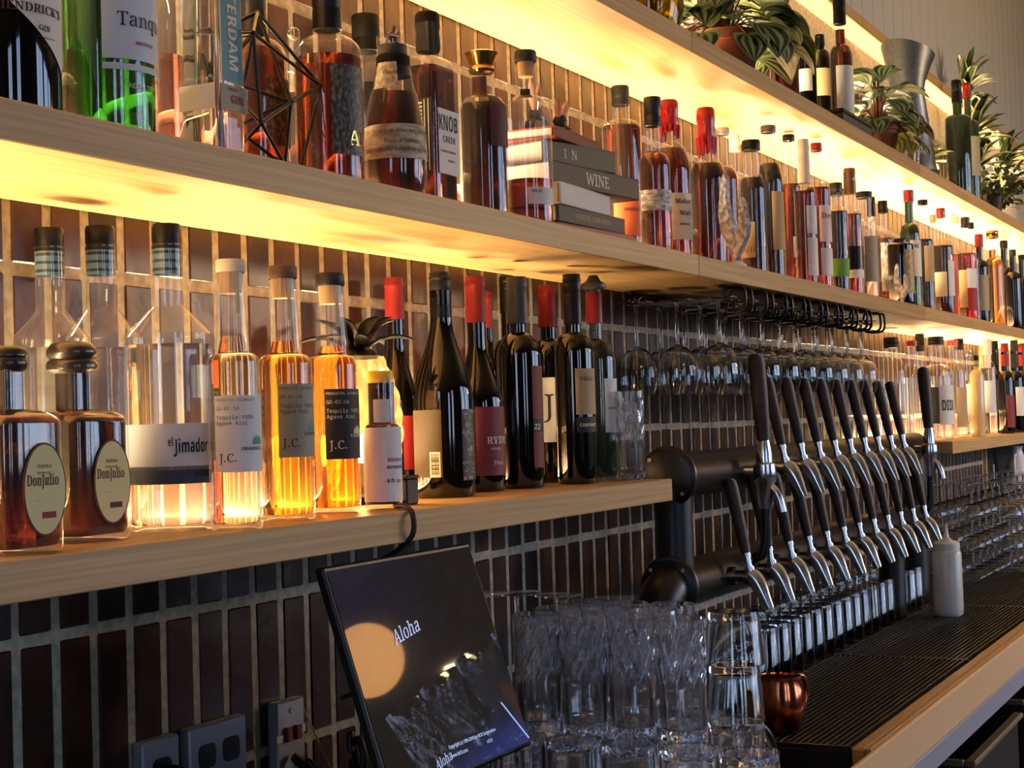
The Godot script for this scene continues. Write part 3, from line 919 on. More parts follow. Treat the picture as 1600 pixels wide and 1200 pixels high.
func bar_counter() -> void:
	var t := thing("back_bar_worktop", "dark steel worktop of the back bar", "counter", Vector3(3.2, BAR - 0.04, 0.0))
	part(t, "worktop", MB.new().box(Vector3(0, 0.02, 0.295), Vector3(7.6, 0.04, 0.575), 0.003), "counter_steel")
	t = thing("bar_apron", "glossy front apron of the back bar, its reflections painted in as peach and pale grey", "apron", Vector3(4.6, 0.94, 0.60))
	part(t, "trim_strip", MB.new().box(Vector3(0.08, 0.086, 0.000), Vector3(4.64, 0.048, 0.022), 0.003), "apron_trim", "top strip with the shelf reflection painted tan")
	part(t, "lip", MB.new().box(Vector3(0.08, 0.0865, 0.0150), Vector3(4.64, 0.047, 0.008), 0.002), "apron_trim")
	part(t, "front_board", MB.new().box(Vector3(-0.1, 0.074, 0.0232), Vector3(5.0, 0.066, 0.008), 0.0015), "apron", "glossy front board with a warm reflection painted peach")
	part(t, "lower_edge", MB.new().box(Vector3(-0.1, 0.0205, 0.0232), Vector3(5.0, 0.040, 0.010), 0.002), "apron_edge", "lower edge with a pale grey reflection painted in")
	t = thing("underbar_cabinet", "open black cabinet below the back bar worktop", "cabinet", Vector3(3.2, 0, 0))
	part(t, "back_panel", MB.new().box(Vector3(0, 0.48, 0.03), Vector3(7.6, 0.96, 0.02)), "underbar")
	for i in 9:
		part(t, "divider", MB.new().box(Vector3(-3.75 + i * 0.94, 0.48, 0.205), Vector3(0.025, 0.96, 0.33), 0.002), "underbar")
	part(t, "middle_shelf", MB.new().box(Vector3(0, 0.70, 0.205), Vector3(7.5, 0.02, 0.33), 0.002), "underbar")
	part(t, "bottom_shelf", MB.new().box(Vector3(0, 0.10, 0.205), Vector3(7.5, 0.02, 0.33), 0.002), "underbar")
	# open black bin with a tan rim, hung under the apron
	for q in [["storage_bin", "black storage bin with tan rim under the counter edge", Vector3(3.41, 0.86, 0.50), 0.52], ["storage_bin", "second black storage bin farther along under the counter", Vector3(4.10, 0.86, 0.50), 0.52]]:
		var bn := thing(q[0], q[1], "bin", q[2], 0.0, "bins under the counter")
		var w: float = q[3]
		var body := MB.new()
		body.box(Vector3(0, -0.145, 0), Vector3(w, 0.01, 0.20), 0.002)
		body.box(Vector3(-w / 2, -0.07, 0), Vector3(0.01, 0.15, 0.20), 0.002); body.box(Vector3(w / 2, -0.07, 0), Vector3(0.01, 0.15, 0.20), 0.002)
		body.box(Vector3(0, -0.07, 0.1), Vector3(w, 0.15, 0.01), 0.002); body.box(Vector3(0, -0.07, -0.1), Vector3(w, 0.15, 0.01), 0.002)
		part(bn, "body", body, "plastic_black")
		part(bn, "front_rim", MB.new().box(Vector3(0, 0.008, 0.105), Vector3(w + 0.02, 0.012, 0.022), 0.003), "underbar_tan")
		part(bn, "end_rim", MB.new().box(Vector3(-w / 2 - 0.004, 0.008, 0), Vector3(0.02, 0.012, 0.188), 0.003), "underbar_tan")
		part(bn, "bracket", MB.new().box(Vector3(0, -0.153, -0.02), Vector3(w * 0.9, 0.006, 0.12)), "plastic_black")
	# ribbed black mats with a raised frame, end to end
	for i in 3:
		var x0: float = [2.37, 3.267, 4.164][i]; var x1 := x0 + 0.893
		var m := thing("drip_mat", ["ribbed black drip mat nearest the copper mug", "ribbed black drip mat under the squeeze bottle", "farthest ribbed black drip mat on the counter"][i], "mat", Vector3(x0, BAR, 0.31), 0.0, "ribbed drip mats along the counter")
		part(m, "tray", MB.new().box(Vector3((x1 - x0) * 0.5, 0.019, 0.1375), Vector3(x1 - x0, 0.038, 0.275), 0.002), "rubber")
		for k in 26:
			part(m, "rib", MB.new().box(Vector3((x1 - x0) * 0.5, 0.0415, 0.008 + k * 0.01035), Vector3(x1 - x0 - 0.008, 0.007, 0.0042), 0.0012), "rib_black")
		for e in [0.003, x1 - x0 - 0.003]:
			part(m, "end_bar", MB.new().box(Vector3(e, 0.0405, 0.1375), Vector3(0.006, 0.009, 0.275), 0.001), "rib_black")


func bottles() -> void:
	bot({"n":"gin_bottle","l":"black apothecary gin bottle with white diamond label at the far end of middle shelf","g":"bottles on the middle shelf","x":1.1001,"y":1.839,"z":0.165,"h":0.235,"r":0.0519,"bt":0.139,"nb":0.157,"nr":0.0206,"cap":["plain","black",0.20679999999999998,0.0231],"liq":null,"fill":0.1444,"glass":"opaque_black","sd":"round","labs":[[-102.8971,49.7937,0.0454,0.1652,"paper",[["HENDRICK'S","serif",0.008,0.0933,-52.1859,"ink"],["GIN","serif",0.0051,0.0783,-9.4393,"ink"],["DISTILLED AND BOTTLED","sans",0.0014,0.0713,-12.6052,"ink"],["41.4","sans",0.0023,0.0633,-4.4303,"ink"]]]],"diamond":50.6})
	bot({"n":"gin_bottle","l":"emerald green gin bottle with white script label","g":"bottles on the middle shelf","x":1.2371,"y":1.839,"z":0.17,"h":0.3,"r":0.0478,"bt":0.1711,"nb":0.2037,"nr":0.0191,"cap":["plain","black",0.264,0.0214],"liq":"green","fill":0.1646,"glass":"green","sd":"round","labs":[[-55.2649,43.2583,0.0758,0.1703,"paper_blue",[["Tanqueray","script",0.0136,0.1041,-37.6048,"ink"],["IMPORTED","sans",0.0034,0.0909,-16.0031,"red"]]],[-55.2649,44.0583,0.0652,0.0715,"paper_blue",[]],[-35.2552,-34.4669,0.047,0.052,"none",[["LONDON DRY","mono",0.0049,0.0476,-33.6757,"cream"]]]]})
	bot({"n":"gin_bottle","l":"pink tinted gin bottle half hidden behind the square gin bottle","g":"bottles on the middle shelf","x":1.4596,"y":1.839,"z":0.06,"h":0.26,"r":0.0243,"bt":0.1816,"nb":0.2191,"nr":0.0111,"cap":["plain","bronze",0.2288,0.0124],"liq":"pink","fill":0.1441,"glass":"clear","sd":"round","labs":[]})
	bot({"n":"whiskey_bottle","l":"amber whiskey bottle standing behind the black wire polyhedron","g":"bottles on the middle shelf","x":1.5928,"y":1.839,"z":0.09,"h":0.2732,"r":0.0421,"bt":0.1579,"nb":0.188,"nr":0.0187,"cap":["plain","black",0.1936,0.0179],"liq":"amber","fill":0.1721,"glass":"clear","sd":"round","labs":[[-35.8209,46.9406,0.0517,0.1344,"brown_print",[]],[-148.615,-82.9528,0.044,0.0748,"orange_paper",[]]]})
	bot({"n":"glass_decanter","l":"small clear decanter with ball stopper behind the whiskey bottles","g":"bottles on the middle shelf","x":1.739,"y":1.839,"z":0.05,"h":0.2386,"r":0.0243,"bt":0.1566,"nb":0.1822,"nr":0.0084,"cap":["ball","glass_solid",0.2095,0.0067],"liq":"amber","fill":0.1481,"glass":"clear","sd":"round","labs":[]})
	bot({"n":"whiskey_bottle","l":"large amber whiskey bottle with black cap and dark branch print","g":"bottles on the middle shelf","x":1.6362,"y":1.839,"z":0.17,"h":0.2714,"r":0.0421,"bt":0.1597,"nb":0.1891,"nr":0.0172,"cap":["plain","black",0.1955,0.0179],"liq":"amber","fill":0.1605,"glass":"clear","sd":"round","labs":[[-53.6327,13.9945,0.0378,0.1462,"branch_print",[["AL","serif",0.0182,0.0493,-26.8174,"gold"]]]]})
	bot({"n":"whiskey_bottle","l":"whiskey bottle with bulky black cloth-covered cap behind the round bottle","g":"bottles on the middle shelf","x":1.9185,"y":1.839,"z":0.05,"h":0.2921,"r":0.0316,"bt":0.1788,"nb":0.2247,"nr":0.0162,"cap":["plain","black_soft",0.2395,0.0199],"liq":"dark_amber","fill":0.19257,"glass":"clear","sd":"round","labs":[]})
	bot({"n":"bourbon_bottle","l":"ball-shaped bourbon bottle with torn cream label and horse stopper","g":"bottles on the middle shelf","x":1.765,"y":1.839,"z":0.185,"h":0.2303,"r":0.0403,"bt":0.1153,"nb":0.1463,"nr":0.0206,"cap":["horse","cork_dark",0.1883,0.0189],"liq":"red_amber","fill":0.1379,"glass":"clear","sd":"ball","labs":[[-149.1311,33.3178,0.0493,0.0935,"kraft_paper",[["The Bourbon whiskey is dumped","script",0.0052,0.0804,-125.8197,"ink"],["from a barrel","script",0.0052,0.0689,-79.4313,"ink"],["Individually selected barrel","script",0.0052,0.0567,-123.0222,"ink"]]],[-120.4795,-47.3554,0.1411,0.1789,"kraft_neck",[["Blanton's","script",0.0048,0.1591,-89.8086,"ink"]]]]})
	bot({"n":"bourbon_bottle","l":"square bourbon bottle with black wax top and white block-letter label","g":"bottles on the middle shelf","x":1.8923,"y":1.839,"z":0.165,"h":0.2737,"r":0.0384,"bt":0.1889,"nb":0.2121,"nr":0.0166,"cap":["wax","black_soft",0.2192,0.0166],"liq":"red_amber","fill":0.196,"glass":"clear","sd":"round","labs":[],"sq":[0,7,1.2,0.92],"knob":1})
	bot({"n":"bourbon_bottle","l":"oval bourbon bottle with gold flared stopper and maroon neck","g":"bottles on the middle shelf","x":2.0769,"y":1.839,"z":0.15,"h":0.2593,"r":0.0348,"bt":0.167,"nb":0.192,"nr":0.0179,"cap":["flare","gold",0.2266,0.0254],"liq":"dark_amber","fill":0.1795,"glass":"clear","sd":"round","labs":[[-113.9174,-41.7391,0.1858,0.218,"maroon_neck",[]],[-45.0138,29.3125,0.1132,0.1886,"maroon",[]]]})
	bot({"n":"whiskey_bottle","l":"nearly empty clear whiskey bottle with dark cork beside the books","g":"bottles on the middle shelf","x":2.1526,"y":1.839,"z":0.185,"h":0.2687,"r":0.0365,"bt":0.1635,"nb":0.2007,"nr":0.0159,"cap":["cork","dark_cork",0.2519,0.0168],"liq":"amber_deep","fill":0.0727,"glass":"clear","sd":"round","labs":[[-66.9077,7.4376,0.0336,0.0585,"paper",[["NO. 21","sans",0.0037,0.0509,-57.8484,"ink"]]],[-97.4385,-43.8855,0.1933,0.2088,"black_neck",[]]]})
	bot({"n":"whiskey_bottle","l":"amber whiskey bottle with dark cap standing behind the books","g":"bottles on the middle shelf","x":2.7551,"y":1.839,"z":0.085,"h":0.3331,"r":0.037,"bt":0.2511,"nb":0.2694,"nr":0.0155,"cap":["plain","charcoal",0.2963,0.0167],"liq":"amber","fill":0.2572,"glass":"clear","sd":"round","labs":[[-96.1941,2.0509,0.049,0.1182,"orange_paper",[["WHISKEY","sans",0.0058,0.0943,-67.2555,"maroon_ink"]]]]})
	bot({"n":"whiskey_bottle","l":"whiskey bottle with navy cap and torn pale label in front of red wax bottles","g":"bottles on the middle shelf","x":2.6376,"y":1.839,"z":0.195,"h":0.2793,"r":0.0283,"bt":0.1553,"nb":0.1807,"nr":0.0142,"cap":["plain","navy",0.227,0.0153],"liq":"amber","fill":0.183,"glass":"clear","sd":"round","labs":[[-130.0295,33.6129,0.0757,0.1121,"marble_paper",[]]]})
	bot({"n":"bourbon_bottle","l":"bourbon bottle with dripping red wax and cream printed label","g":"bottles on the middle shelf","x":2.8983,"y":1.839,"z":0.125,"h":0.3257,"r":0.0384,"bt":0.1837,"nb":0.2431,"nr":0.0167,"cap":["wax","red_wax",0.2698,0.0186],"liq":"amber","fill":0.2305,"glass":"clear","sd":"round","labs":[[-68.9582,34.5902,0.0513,0.1405,"paper_cream",[["Maker's","serif",0.0084,0.1207,-57.7982,"ink"],["Mark","serif",0.0084,0.0983,-46.1842,"ink"],["WHISKY","sans",0.0048,0.0785,-46.1842,"ink"]]]]})
	bot({"n":"bourbon_bottle","l":"dark bourbon bottle with red wax top standing clear of its neighbours","g":"bottles on the middle shelf","x":3.0248,"y":1.839,"z":0.155,"h":0.3279,"r":0.0371,"bt":0.1799,"nb":0.223,"nr":0.0185,"cap":["wax","red_wax",0.2622,0.0179],"liq":"red_amber","fill":0.2152,"glass":"clear","sd":"round","labs":[]})
	bot({"n":"whiskey_bottle","l":"whiskey bottle with silver cap behind the white wing-shaped dish","g":"bottles on the middle shelf","x":3.3234,"y":1.839,"z":0.085,"h":0.3405,"r":0.0321,"bt":0.2232,"nb":0.256,"nr":0.014,"cap":["plain","steel_cap",0.3247,0.0161],"liq":"amber","fill":0.256,"glass":"clear","sd":"round","labs":[]})
	bot({"n":"liqueur_bottle","l":"slim bottle with white neck and red band behind the wing-shaped dish","g":"bottles on the middle shelf","x":3.4773,"y":1.839,"z":0.06,"h":0.3489,"r":0.0248,"bt":0.2221,"nb":0.2518,"nr":0.0116,"cap":["plain","white_cap",0.3115,0.0131],"liq":"amber","fill":0.23101,"glass":"clear","sd":"round","labs":[]})
	bot({"n":"whiskey_bottle","l":"squat dark whiskey bottle with black cap and barcode label","g":"bottles on the middle shelf","x":3.2454,"y":1.839,"z":0.175,"h":0.2924,"r":0.0271,"bt":0.1844,"nb":0.2189,"nr":0.0176,"cap":["plain","black",0.2702,0.0196],"liq":"dark_amber","fill":0.212,"glass":"clear","sd":"round","labs":[[-167.8325,-66.0934,0.0417,0.1164,"paper_tan",[["|||||","sans",0.0079,0.0525,-124.9626,"ink"]]]]})
	bot({"n":"whiskey_bottle","l":"tall dark whiskey bottle with pewter cap left of the white-necked bottle","g":"bottles on the middle shelf","x":3.3838,"y":1.839,"z":0.17,"h":0.345,"r":0.0281,"bt":0.2154,"nb":0.2656,"nr":0.0161,"cap":["plain","pewter",0.3291,0.0168],"liq":"dark_amber","fill":0.2613,"glass":"clear","sd":"round","labs":[[-66.7132,23.5476,0.0698,0.1971,"paper_tan",[]],[-162.4524,-102.4524,0.0698,0.2185,"gold_print",[]]]})
	bot({"n":"whiskey_bottle","l":"whiskey bottle with slim black cap and small white crest label","g":"bottles on the middle shelf","x":3.6002,"y":1.839,"z":0.15,"h":0.3593,"r":0.0245,"bt":0.2282,"nb":0.2662,"nr":0.0141,"cap":["plain","black",0.344,0.0141],"liq":"amber","fill":0.2434,"glass":"clear","sd":"round","labs":[[-66.1935,44.1172,0.0719,0.1197,"paper",[["W","serif",0.0086,0.1018,-44.153,"ink"]]]]})
	bot({"n":"rye_bottle","l":"whiskey bottle with white paper-wrapped neck","g":"bottles on the middle shelf","x":3.5447,"y":1.839,"z":0.2,"h":0.3352,"r":0.0247,"bt":0.2097,"nb":0.232,"nr":0.0138,"cap":["sleeve","white_cap",0.235,0.0138],"liq":"amber","fill":0.21639,"glass":"clear","sd":"round","labs":[[-66.8923,33.9984,0.118,0.1813,"paper",[]],[-66.8923,33.9984,0.0229,0.1077,"paper",[]]]})
	bot({"n":"rye_bottle","l":"amber bottle with red cap and white label reading De","g":"bottles on the middle shelf","x":3.7225,"y":1.839,"z":0.18,"h":0.354,"r":0.0289,"bt":0.2398,"nb":0.2632,"nr":0.0129,"cap":["plain","red_cap",0.3336,0.0137],"liq":"amber","fill":0.24682,"glass":"clear","sd":"round","labs":[[-71.0884,22.2104,0.1158,0.2019,"paper_pink",[["Dew","serif",0.0133,0.1711,-61.9522,"red"]]],[-68.0631,19.0525,0.0362,0.1004,"paper",[]]]})
	bot({"n":"rum_bottle","l":"dark bottle with green band label low on its body","g":"bottles on the middle shelf","x":3.867,"y":1.839,"z":0.185,"h":0.2757,"r":0.0259,"bt":0.2,"nb":0.2161,"nr":0.0157,"cap":["plain","charcoal",0.2435,0.0157],"liq":"dark_amber","fill":0.20483,"glass":"clear","sd":"round","labs":[[-121.3979,20.7149,0.043,0.0872,"green_paper",[]]]})
	bot({"n":"rum_bottle","l":"tall bottle with long copper-brown capsule","g":"bottles on the middle shelf","x":4.0917,"y":1.839,"z":0.16,"h":0.343,"r":0.0282,"bt":0.2172,"nb":0.2375,"nr":0.0157,"cap":["sleeve","copper_foil",0.2766,0.0157],"liq":"amber","fill":0.22329,"glass":"clear","sd":"round","labs":[[-95.8814,18.3153,0.0799,0.1383,"black_print",[]],[-95.8814,18.3153,0.0566,0.0765,"paper",[]]]})
	bot({"n":"whiskey_bottle","l":"clear bottle with thick glass neck beside the copper-capped bottle","g":"bottles on the middle shelf","x":4.1568,"y":1.839,"z":0.18,"h":0.2875,"r":0.0302,"bt":0.2051,"nb":0.2222,"nr":0.0184,"cap":["plain","charcoal",0.2703,0.021],"liq":"pale_gold","fill":0.1197,"glass":"clear","sd":"round","labs":[[-82.0735,20.9725,0.0493,0.1676,"paper_grey",[]]]})
	bot({"n":"liqueur_bottle","l":"dark bottle with black cap half hidden behind the thick-necked bottle","g":"bottles on the middle shelf","x":4.5058,"y":1.839,"z":0.11,"h":0.3198,"r":0.0236,"bt":0.1983,"nb":0.2303,"nr":0.0099,"cap":["plain","black",0.264,0.0118],"liq":"dark_amber","fill":0.20786999999999997,"glass":"clear","sd":"round","labs":[]})
	bot({"n":"whiskey_bottle","l":"amber bottle with black cap and leaning pale tag","g":"bottles on the middle shelf","x":4.4765,"y":1.839,"z":0.15,"h":0.3018,"r":0.0251,"bt":0.1871,"nb":0.2173,"nr":0.0106,"cap":["plain","black",0.2668,0.0135],"liq":"amber","fill":0.19617,"glass":"clear","sd":"round","labs":[[-97.24,17.9705,0.0457,0.1816,"marble_paper",[]]]})
	bot({"n":"liqueur_bottle","l":"squat black bottle with gold oval label","g":"bottles on the middle shelf","x":4.4126,"y":1.839,"z":0.21,"h":0.1847,"r":0.0352,"bt":0.1649,"nb":0.1739,"nr":0.0176,"cap":["plain","black",0.1739,0.0176],"liq":null,"fill":0.1676,"glass":"opaque_black","sd":"round","labs":[[-59.4035,13.1389,0.0319,0.1525,"gold_print",[]]]})
	bot({"n":"amaro_bottle","l":"green glass bottle with red cap and white label","g":"bottles on the middle shelf","x":4.6651,"y":1.839,"z":0.18,"h":0.351,"r":0.0297,"bt":0.2174,"nb":0.2555,"nr":0.0139,"cap":["plain","red_cap",0.3165,0.0149],"liq":"dark_green","fill":0.22883,"glass":"green","sd":"round","labs":[[-77.1986,27.8014,0.0977,0.203,"paper",[["NI","sans",0.0108,0.1803,-55.1743,"ink"]]]]})
	bot({"n":"amaro_bottle","l":"dark bottle with black cap right of the red-capped green bottle","g":"bottles on the middle shelf","x":4.8483,"y":1.839,"z":0.18,"h":0.3429,"r":0.0269,"bt":0.2126,"nb":0.2469,"nr":0.0113,"cap":["plain","black",0.3271,0.0154],"liq":"dark_amber","fill":0.22288499999999997,"glass":"clear","sd":"round","labs":[[-77.6674,29.4755,0.095,0.2021,"paper_tan",[]]]})
	bot({"n":"liqueur_bottle","l":"slim bottle with pale cork cap behind the dark bottles","g":"bottles on the middle shelf","x":5.1664,"y":1.839,"z":0.14,"h":0.3338,"r":0.0225,"bt":0.207,"nb":0.2403,"nr":0.0094,"cap":["plain","cork",0.3086,0.0102],"liq":"amber","fill":0.21697,"glass":"clear","sd":"round","labs":[]})
	bot({"n":"aperitif_bottle","l":"amber bottle with bright red cap and cream label","g":"bottles on the middle shelf","x":5.0298,"y":1.839,"z":0.195,"h":0.3355,"r":0.0337,"bt":0.208,"nb":0.2416,"nr":0.0142,"cap":["plain","red_cap",0.3048,0.0139],"liq":"red_amber","fill":0.218075,"glass":"clear","sd":"round","labs":[[-123.1639,-57.5957,0.0595,0.1355,"paper_cream",[]],[-50.1906,36.4428,0.0615,0.1696,"paper_blue",[]]]})
	bot({"n":"liqueur_bottle","l":"slim bottle with ivory cap between red-capped and blue-capped bottles","g":"bottles on the middle shelf","x":5.5149,"y":1.839,"z":0.14,"h":0.3612,"r":0.0217,"bt":0.2239,"nb":0.2601,"nr":0.0091,"cap":["plain","ivory",0.3389,0.0141],"liq":"red","fill":0.23478000000000002,"glass":"clear","sd":"round","labs":[]})
	bot({"n":"gin_bottle","l":"bottle with navy cap and red white and blue label","g":"bottles on the middle shelf","x":5.4078,"y":1.839,"z":0.195,"h":0.3457,"r":0.0318,"bt":0.2143,"nb":0.2489,"nr":0.0134,"cap":["plain","navy",0.3108,0.0148],"liq":"red","fill":0.224705,"glass":"clear","sd":"round","labs":[[-132.1931,-79.063,0.0451,0.1691,"paper_tan",[]],[-79.063,-10.1025,0.1091,0.1734,"paper_blue",[]],[-79.063,-10.1025,0.0323,0.1091,"red_paper",[]]]})
	bot({"n":"liqueur_bottle","l":"dark bottle with black cap behind the navy-capped bottle","g":"bottles on the middle shelf","x":5.661,"y":1.839,"z":0.165,"h":0.3559,"r":0.0244,"bt":0.2207,"nb":0.2562,"nr":0.0102,"cap":["plain","black",0.3331,0.0111],"liq":"dark_amber","fill":0.23133499999999999,"glass":"clear","sd":"round","labs":[]})
	bot({"n":"vermouth_bottle","l":"dark wine-red bottle with crimson cap","g":"bottles on the middle shelf","x":5.7195,"y":1.839,"z":0.18,"h":0.3191,"r":0.0268,"bt":0.1978,"nb":0.2298,"nr":0.0113,"cap":["sleeve","red_cap",0.2732,0.0145],"liq":null,"fill":0.207415,"glass":"opaque_black","sd":"round","labs":[[-104.1248,10.4996,0.051,0.1751,"paper_grey",[]]]})
	bot({"n":"liqueur_bottle","l":"clear bottle of golden liqueur with gold cap","g":"bottles on the middle shelf","x":5.8623,"y":1.839,"z":0.2,"h":0.3427,"r":0.0365,"bt":0.2125,"nb":0.2467,"nr":0.0153,"cap":["plain","gold",0.3145,0.0217],"liq":"gold","fill":0.2746,"glass":"clear","sd":"round","labs":[]})
	bot({"n":"amaro_bottle","l":"dark bottle with black cap right of the golden liqueur","g":"bottles on the middle shelf","x":6.3819,"y":1.839,"z":0.15,"h":0.3577,"r":0.0297,"bt":0.2218,"nb":0.2575,"nr":0.0125,"cap":["plain","black",0.3271,0.0149],"liq":null,"fill":0.232505,"glass":"opaque_black","sd":"round","labs":[]})
	bot({"n":"amaro_bottle","l":"very dark bottle with sloping shoulder near the right end of middle shelf","g":"bottles on the middle shelf","x":6.1627,"y":1.839,"z":0.218,"h":0.2986,"r":0.0286,"bt":0.1851,"nb":0.215,"nr":0.012,"cap":["plain","charcoal",0.2741,0.0131],"liq":null,"fill":0.19408999999999998,"glass":"opaque_black","sd":"round","labs":[]})
	bot({"n":"amaro_bottle","l":"last dark bottle at the right end of middle shelf","g":"bottles on the middle shelf","x":6.5941,"y":1.839,"z":0.18,"h":0.3168,"r":0.028,"bt":0.1964,"nb":0.2281,"nr":0.0118,"cap":["plain","black",0.2958,0.0127],"liq":null,"fill":0.20592000000000002,"glass":"opaque_black","sd":"round","labs":[]})
	bot({"n":"tequila_bottle","l":"clear tequila bottle with black and teal cap, leftmost of the three behind the brown bottles","g":"bottles on the lower shelf","x":1.2775,"y":1.447,"z":0.05,"h":0.3216,"r":0.0389,"bt":0.2064,"nb":0.2348,"nr":0.0154,"cap":["banded","black",0.2713,0.0154],"liq":"clear","fill":0.1949,"glass":"clear","sd":"cone","labs":[]})
	bot({"n":"tequila_bottle","l":"clear tequila bottle with black and teal cap, middle of the three alike","g":"bottles on the lower shelf","x":1.3564,"y":1.447,"z":0.05,"h":0.3312,"r":0.0398,"bt":0.2105,"nb":0.2414,"nr":0.0161,"cap":["banded","black",0.2774,0.0161],"liq":"clear","fill":0.1971,"glass":"clear","sd":"cone","labs":[]})
	bot({"n":"tequila_bottle","l":"clear tequila bottle with blue and white label beside the squat brown bottle","g":"bottles on the lower shelf","x":1.3496,"y":1.447,"z":0.147,"h":0.3247,"r":0.0468,"bt":0.2066,"nb":0.2381,"nr":0.0156,"cap":["banded","black",0.271,0.0156],"liq":"clear","fill":0.1957,"glass":"clear","sd":"cone","labs":[[-141.8665,39.8726,0.0642,0.1123,"paper_blue",[["el","narrow",0.0086,0.0892,-55.1524,"ink"],["Jimador","narrow",0.0138,0.078,-48.505,"ink"]]],[-141.8665,39.8726,0.0497,0.0681,"navy_paper",[["TEQUILA","sans",0.0046,0.0556,-23.3664,"ink"]]]]})
	bot({"n":"tequila_bottle","l":"squat square brown tequila bottle with cream oval label, cut off by the picture edge","g":"bottles on the lower shelf","x":1.0589,"y":1.447,"z":0.2,"h":0.185,"r":0.0486,"bt":0.1136,"nb":0.1278,"nr":0.0141,"cap":["knob","dark_knob",0.1647,0.0198],"liq":null,"fill":0.11786,"glass":"brown","sd":"round","labs":[],"sq":[0,5,1,1],"oval":1})
	bot({"n":"tequila_bottle","l":"squat square brown tequila bottle with cream oval label and round stopper","g":"bottles on the lower shelf","x":1.2038,"y":1.447,"z":0.145,"h":0.1959,"r":0.0551,"bt":0.1147,"nb":0.1285,"nr":0.0157,"cap":["knob","dark_knob",0.1676,0.0251],"liq":null,"fill":0.11884,"glass":"brown","sd":"round","labs":[],"sq":[0,5,1,1],"oval":1})
	bot({"n":"tequila_bottle","l":"tequila bottle of pale spirit with white label and ivory cork","g":"bottles on the lower shelf","x":1.36,"y":1.447,"z":0.222,"h":0.2822,"r":0.0274,"bt":0.1735,"nb":0.1843,"nr":0.016,"cap":["cork","ivory",0.2687,0.0154],"liq":"pale_gold","fill":0.2018,"glass":"clear","sd":"neck","labs":[[-98.2002,51.451,0.0604,0.1394,"paper",[["PRODUCTOS CASAMIGOS","mono",0.0026,0.1334,-92.5398,"ink"],["GO-EC-SA","mono",0.0036,0.1242,-92.5398,"ink"],["Tequila 100%","mono",0.0039,0.1136,-92.5398,"ink"],["Agave Azul","mono",0.0039,0.1077,-92.5398,"ink"],["CASAMIGOS","sans",0.0032,0.0827,-40.5028,"ink"],["J.C. ","script",0.0084,0.0683,-87.3064,"ink"]]],[-36.1645,-20.7317,0.2248,0.278,"strip_paper",[]]],"agave":["paper"]})
	bot({"n":"tequila_bottle","l":"tequila bottle of golden spirit with grey label and brown cork","g":"bottles on the lower shelf","x":1.5079,"y":1.447,"z":0.184,"h":0.2891,"r":0.0309,"bt":0.1758,"nb":0.1883,"nr":0.0175,"cap":["cork","brown_cork",0.2743,0.0167],"liq":"gold","fill":0.203,"glass":"clear","sd":"neck","labs":[[-71.3958,48.4167,0.0713,0.1538,"paper_grey",[["PRODUCTOS CASAMIGOS","mono",0.0028,0.1473,-67.2209,"ink"],["GO-EC-SA","mono",0.0039,0.1372,-67.2209,"ink"],["Tequila 100%","mono",0.0042,0.1257,-67.2209,"ink"],["Agave Azul","mono",0.0042,0.1193,-67.2209,"ink"],["CASAMIGOS","sans",0.0035,0.0956,-17.2779,"ink"],["J.C. ","script",0.0092,0.0799,-63.111,"ink"]]],[-38.5944,-23.8206,0.2266,0.2845,"strip_paper",[]]],"agave":["paper_grey"]})
	bot({"n":"tequila_bottle","l":"tequila bottle of deep gold spirit with black label and dark cork","g":"bottles on the lower shelf","x":1.645,"y":1.447,"z":0.158,"h":0.2923,"r":0.0309,"bt":0.1771,"nb":0.1913,"nr":0.0188,"cap":["cork","charcoal",0.2765,0.018],"liq":"gold_deep","fill":0.2023,"glass":"clear","sd":"neck","labs":[[-75.8798,46.2466,0.065,0.1497,"black_paper",[["PRODUCTOS CASAMIGOS","mono",0.003,0.1427,-71.3296,"cream"],["GO-EC-SA","mono",0.0042,0.1319,-71.3296,"cream"],["Tequila 100%","mono",0.0045,0.1196,-71.3296,"cream"],["Agave Azul","mono",0.0045,0.1126,-71.3296,"cream"],["CASAMIGOS","sans",0.0038,0.0911,-17.3995,"cream"],["J.C. ","script",0.0099,0.0742,-66.8724,"cream"]]],[-38.979,-22.8188,0.2256,0.2878,"strip_paper",[]]],"agave":["black_paper"]})
	bot({"n":"bitters_bottle","l":"small bitters bottle with yellow cap and oversized white paper label","g":"bottles on the lower shelf","x":1.7111,"y":1.447,"z":0.186,"h":0.1722,"r":0.0232,"bt":0.1016,"nb":0.1064,"nr":0.0184,"cap":["plain","yellow_cap",0.1449,0.016],"liq":null,"fill":0.10303999999999999,"glass":"brown","sd":"round","labs":[[-152.5057,44.0461,0.0094,0.1016,"paper",[["aromatic","serif",0.0047,0.0503,-46.4272,"ink"],["bitters","serif",0.0047,0.059,-44.3998,"red_ink"],["4 fl. oz","sans",0.0047,0.033,-48.4395,"ink"]]],[-89.5151,-27.2203,0.108,0.1365,"paper_neck",[]]]})
	bot({"n":"wine_bottle","l":"red wine bottle with red capsule behind the bitters bottle","g":"bottles on the lower shelf","x":1.9923,"y":1.447,"z":0.04,"h":0.3182,"r":0.0306,"bt":0.1267,"nb":0.2198,"nr":0.0125,"cap":["sleeve","red_foil",0.2572,0.0139],"liq":null,"fill":0.15463,"glass":"opaque_wine","sd":"burgundy","labs":[[-44.9091,49.2431,0.0395,0.1172,"red_paper",[]]]})
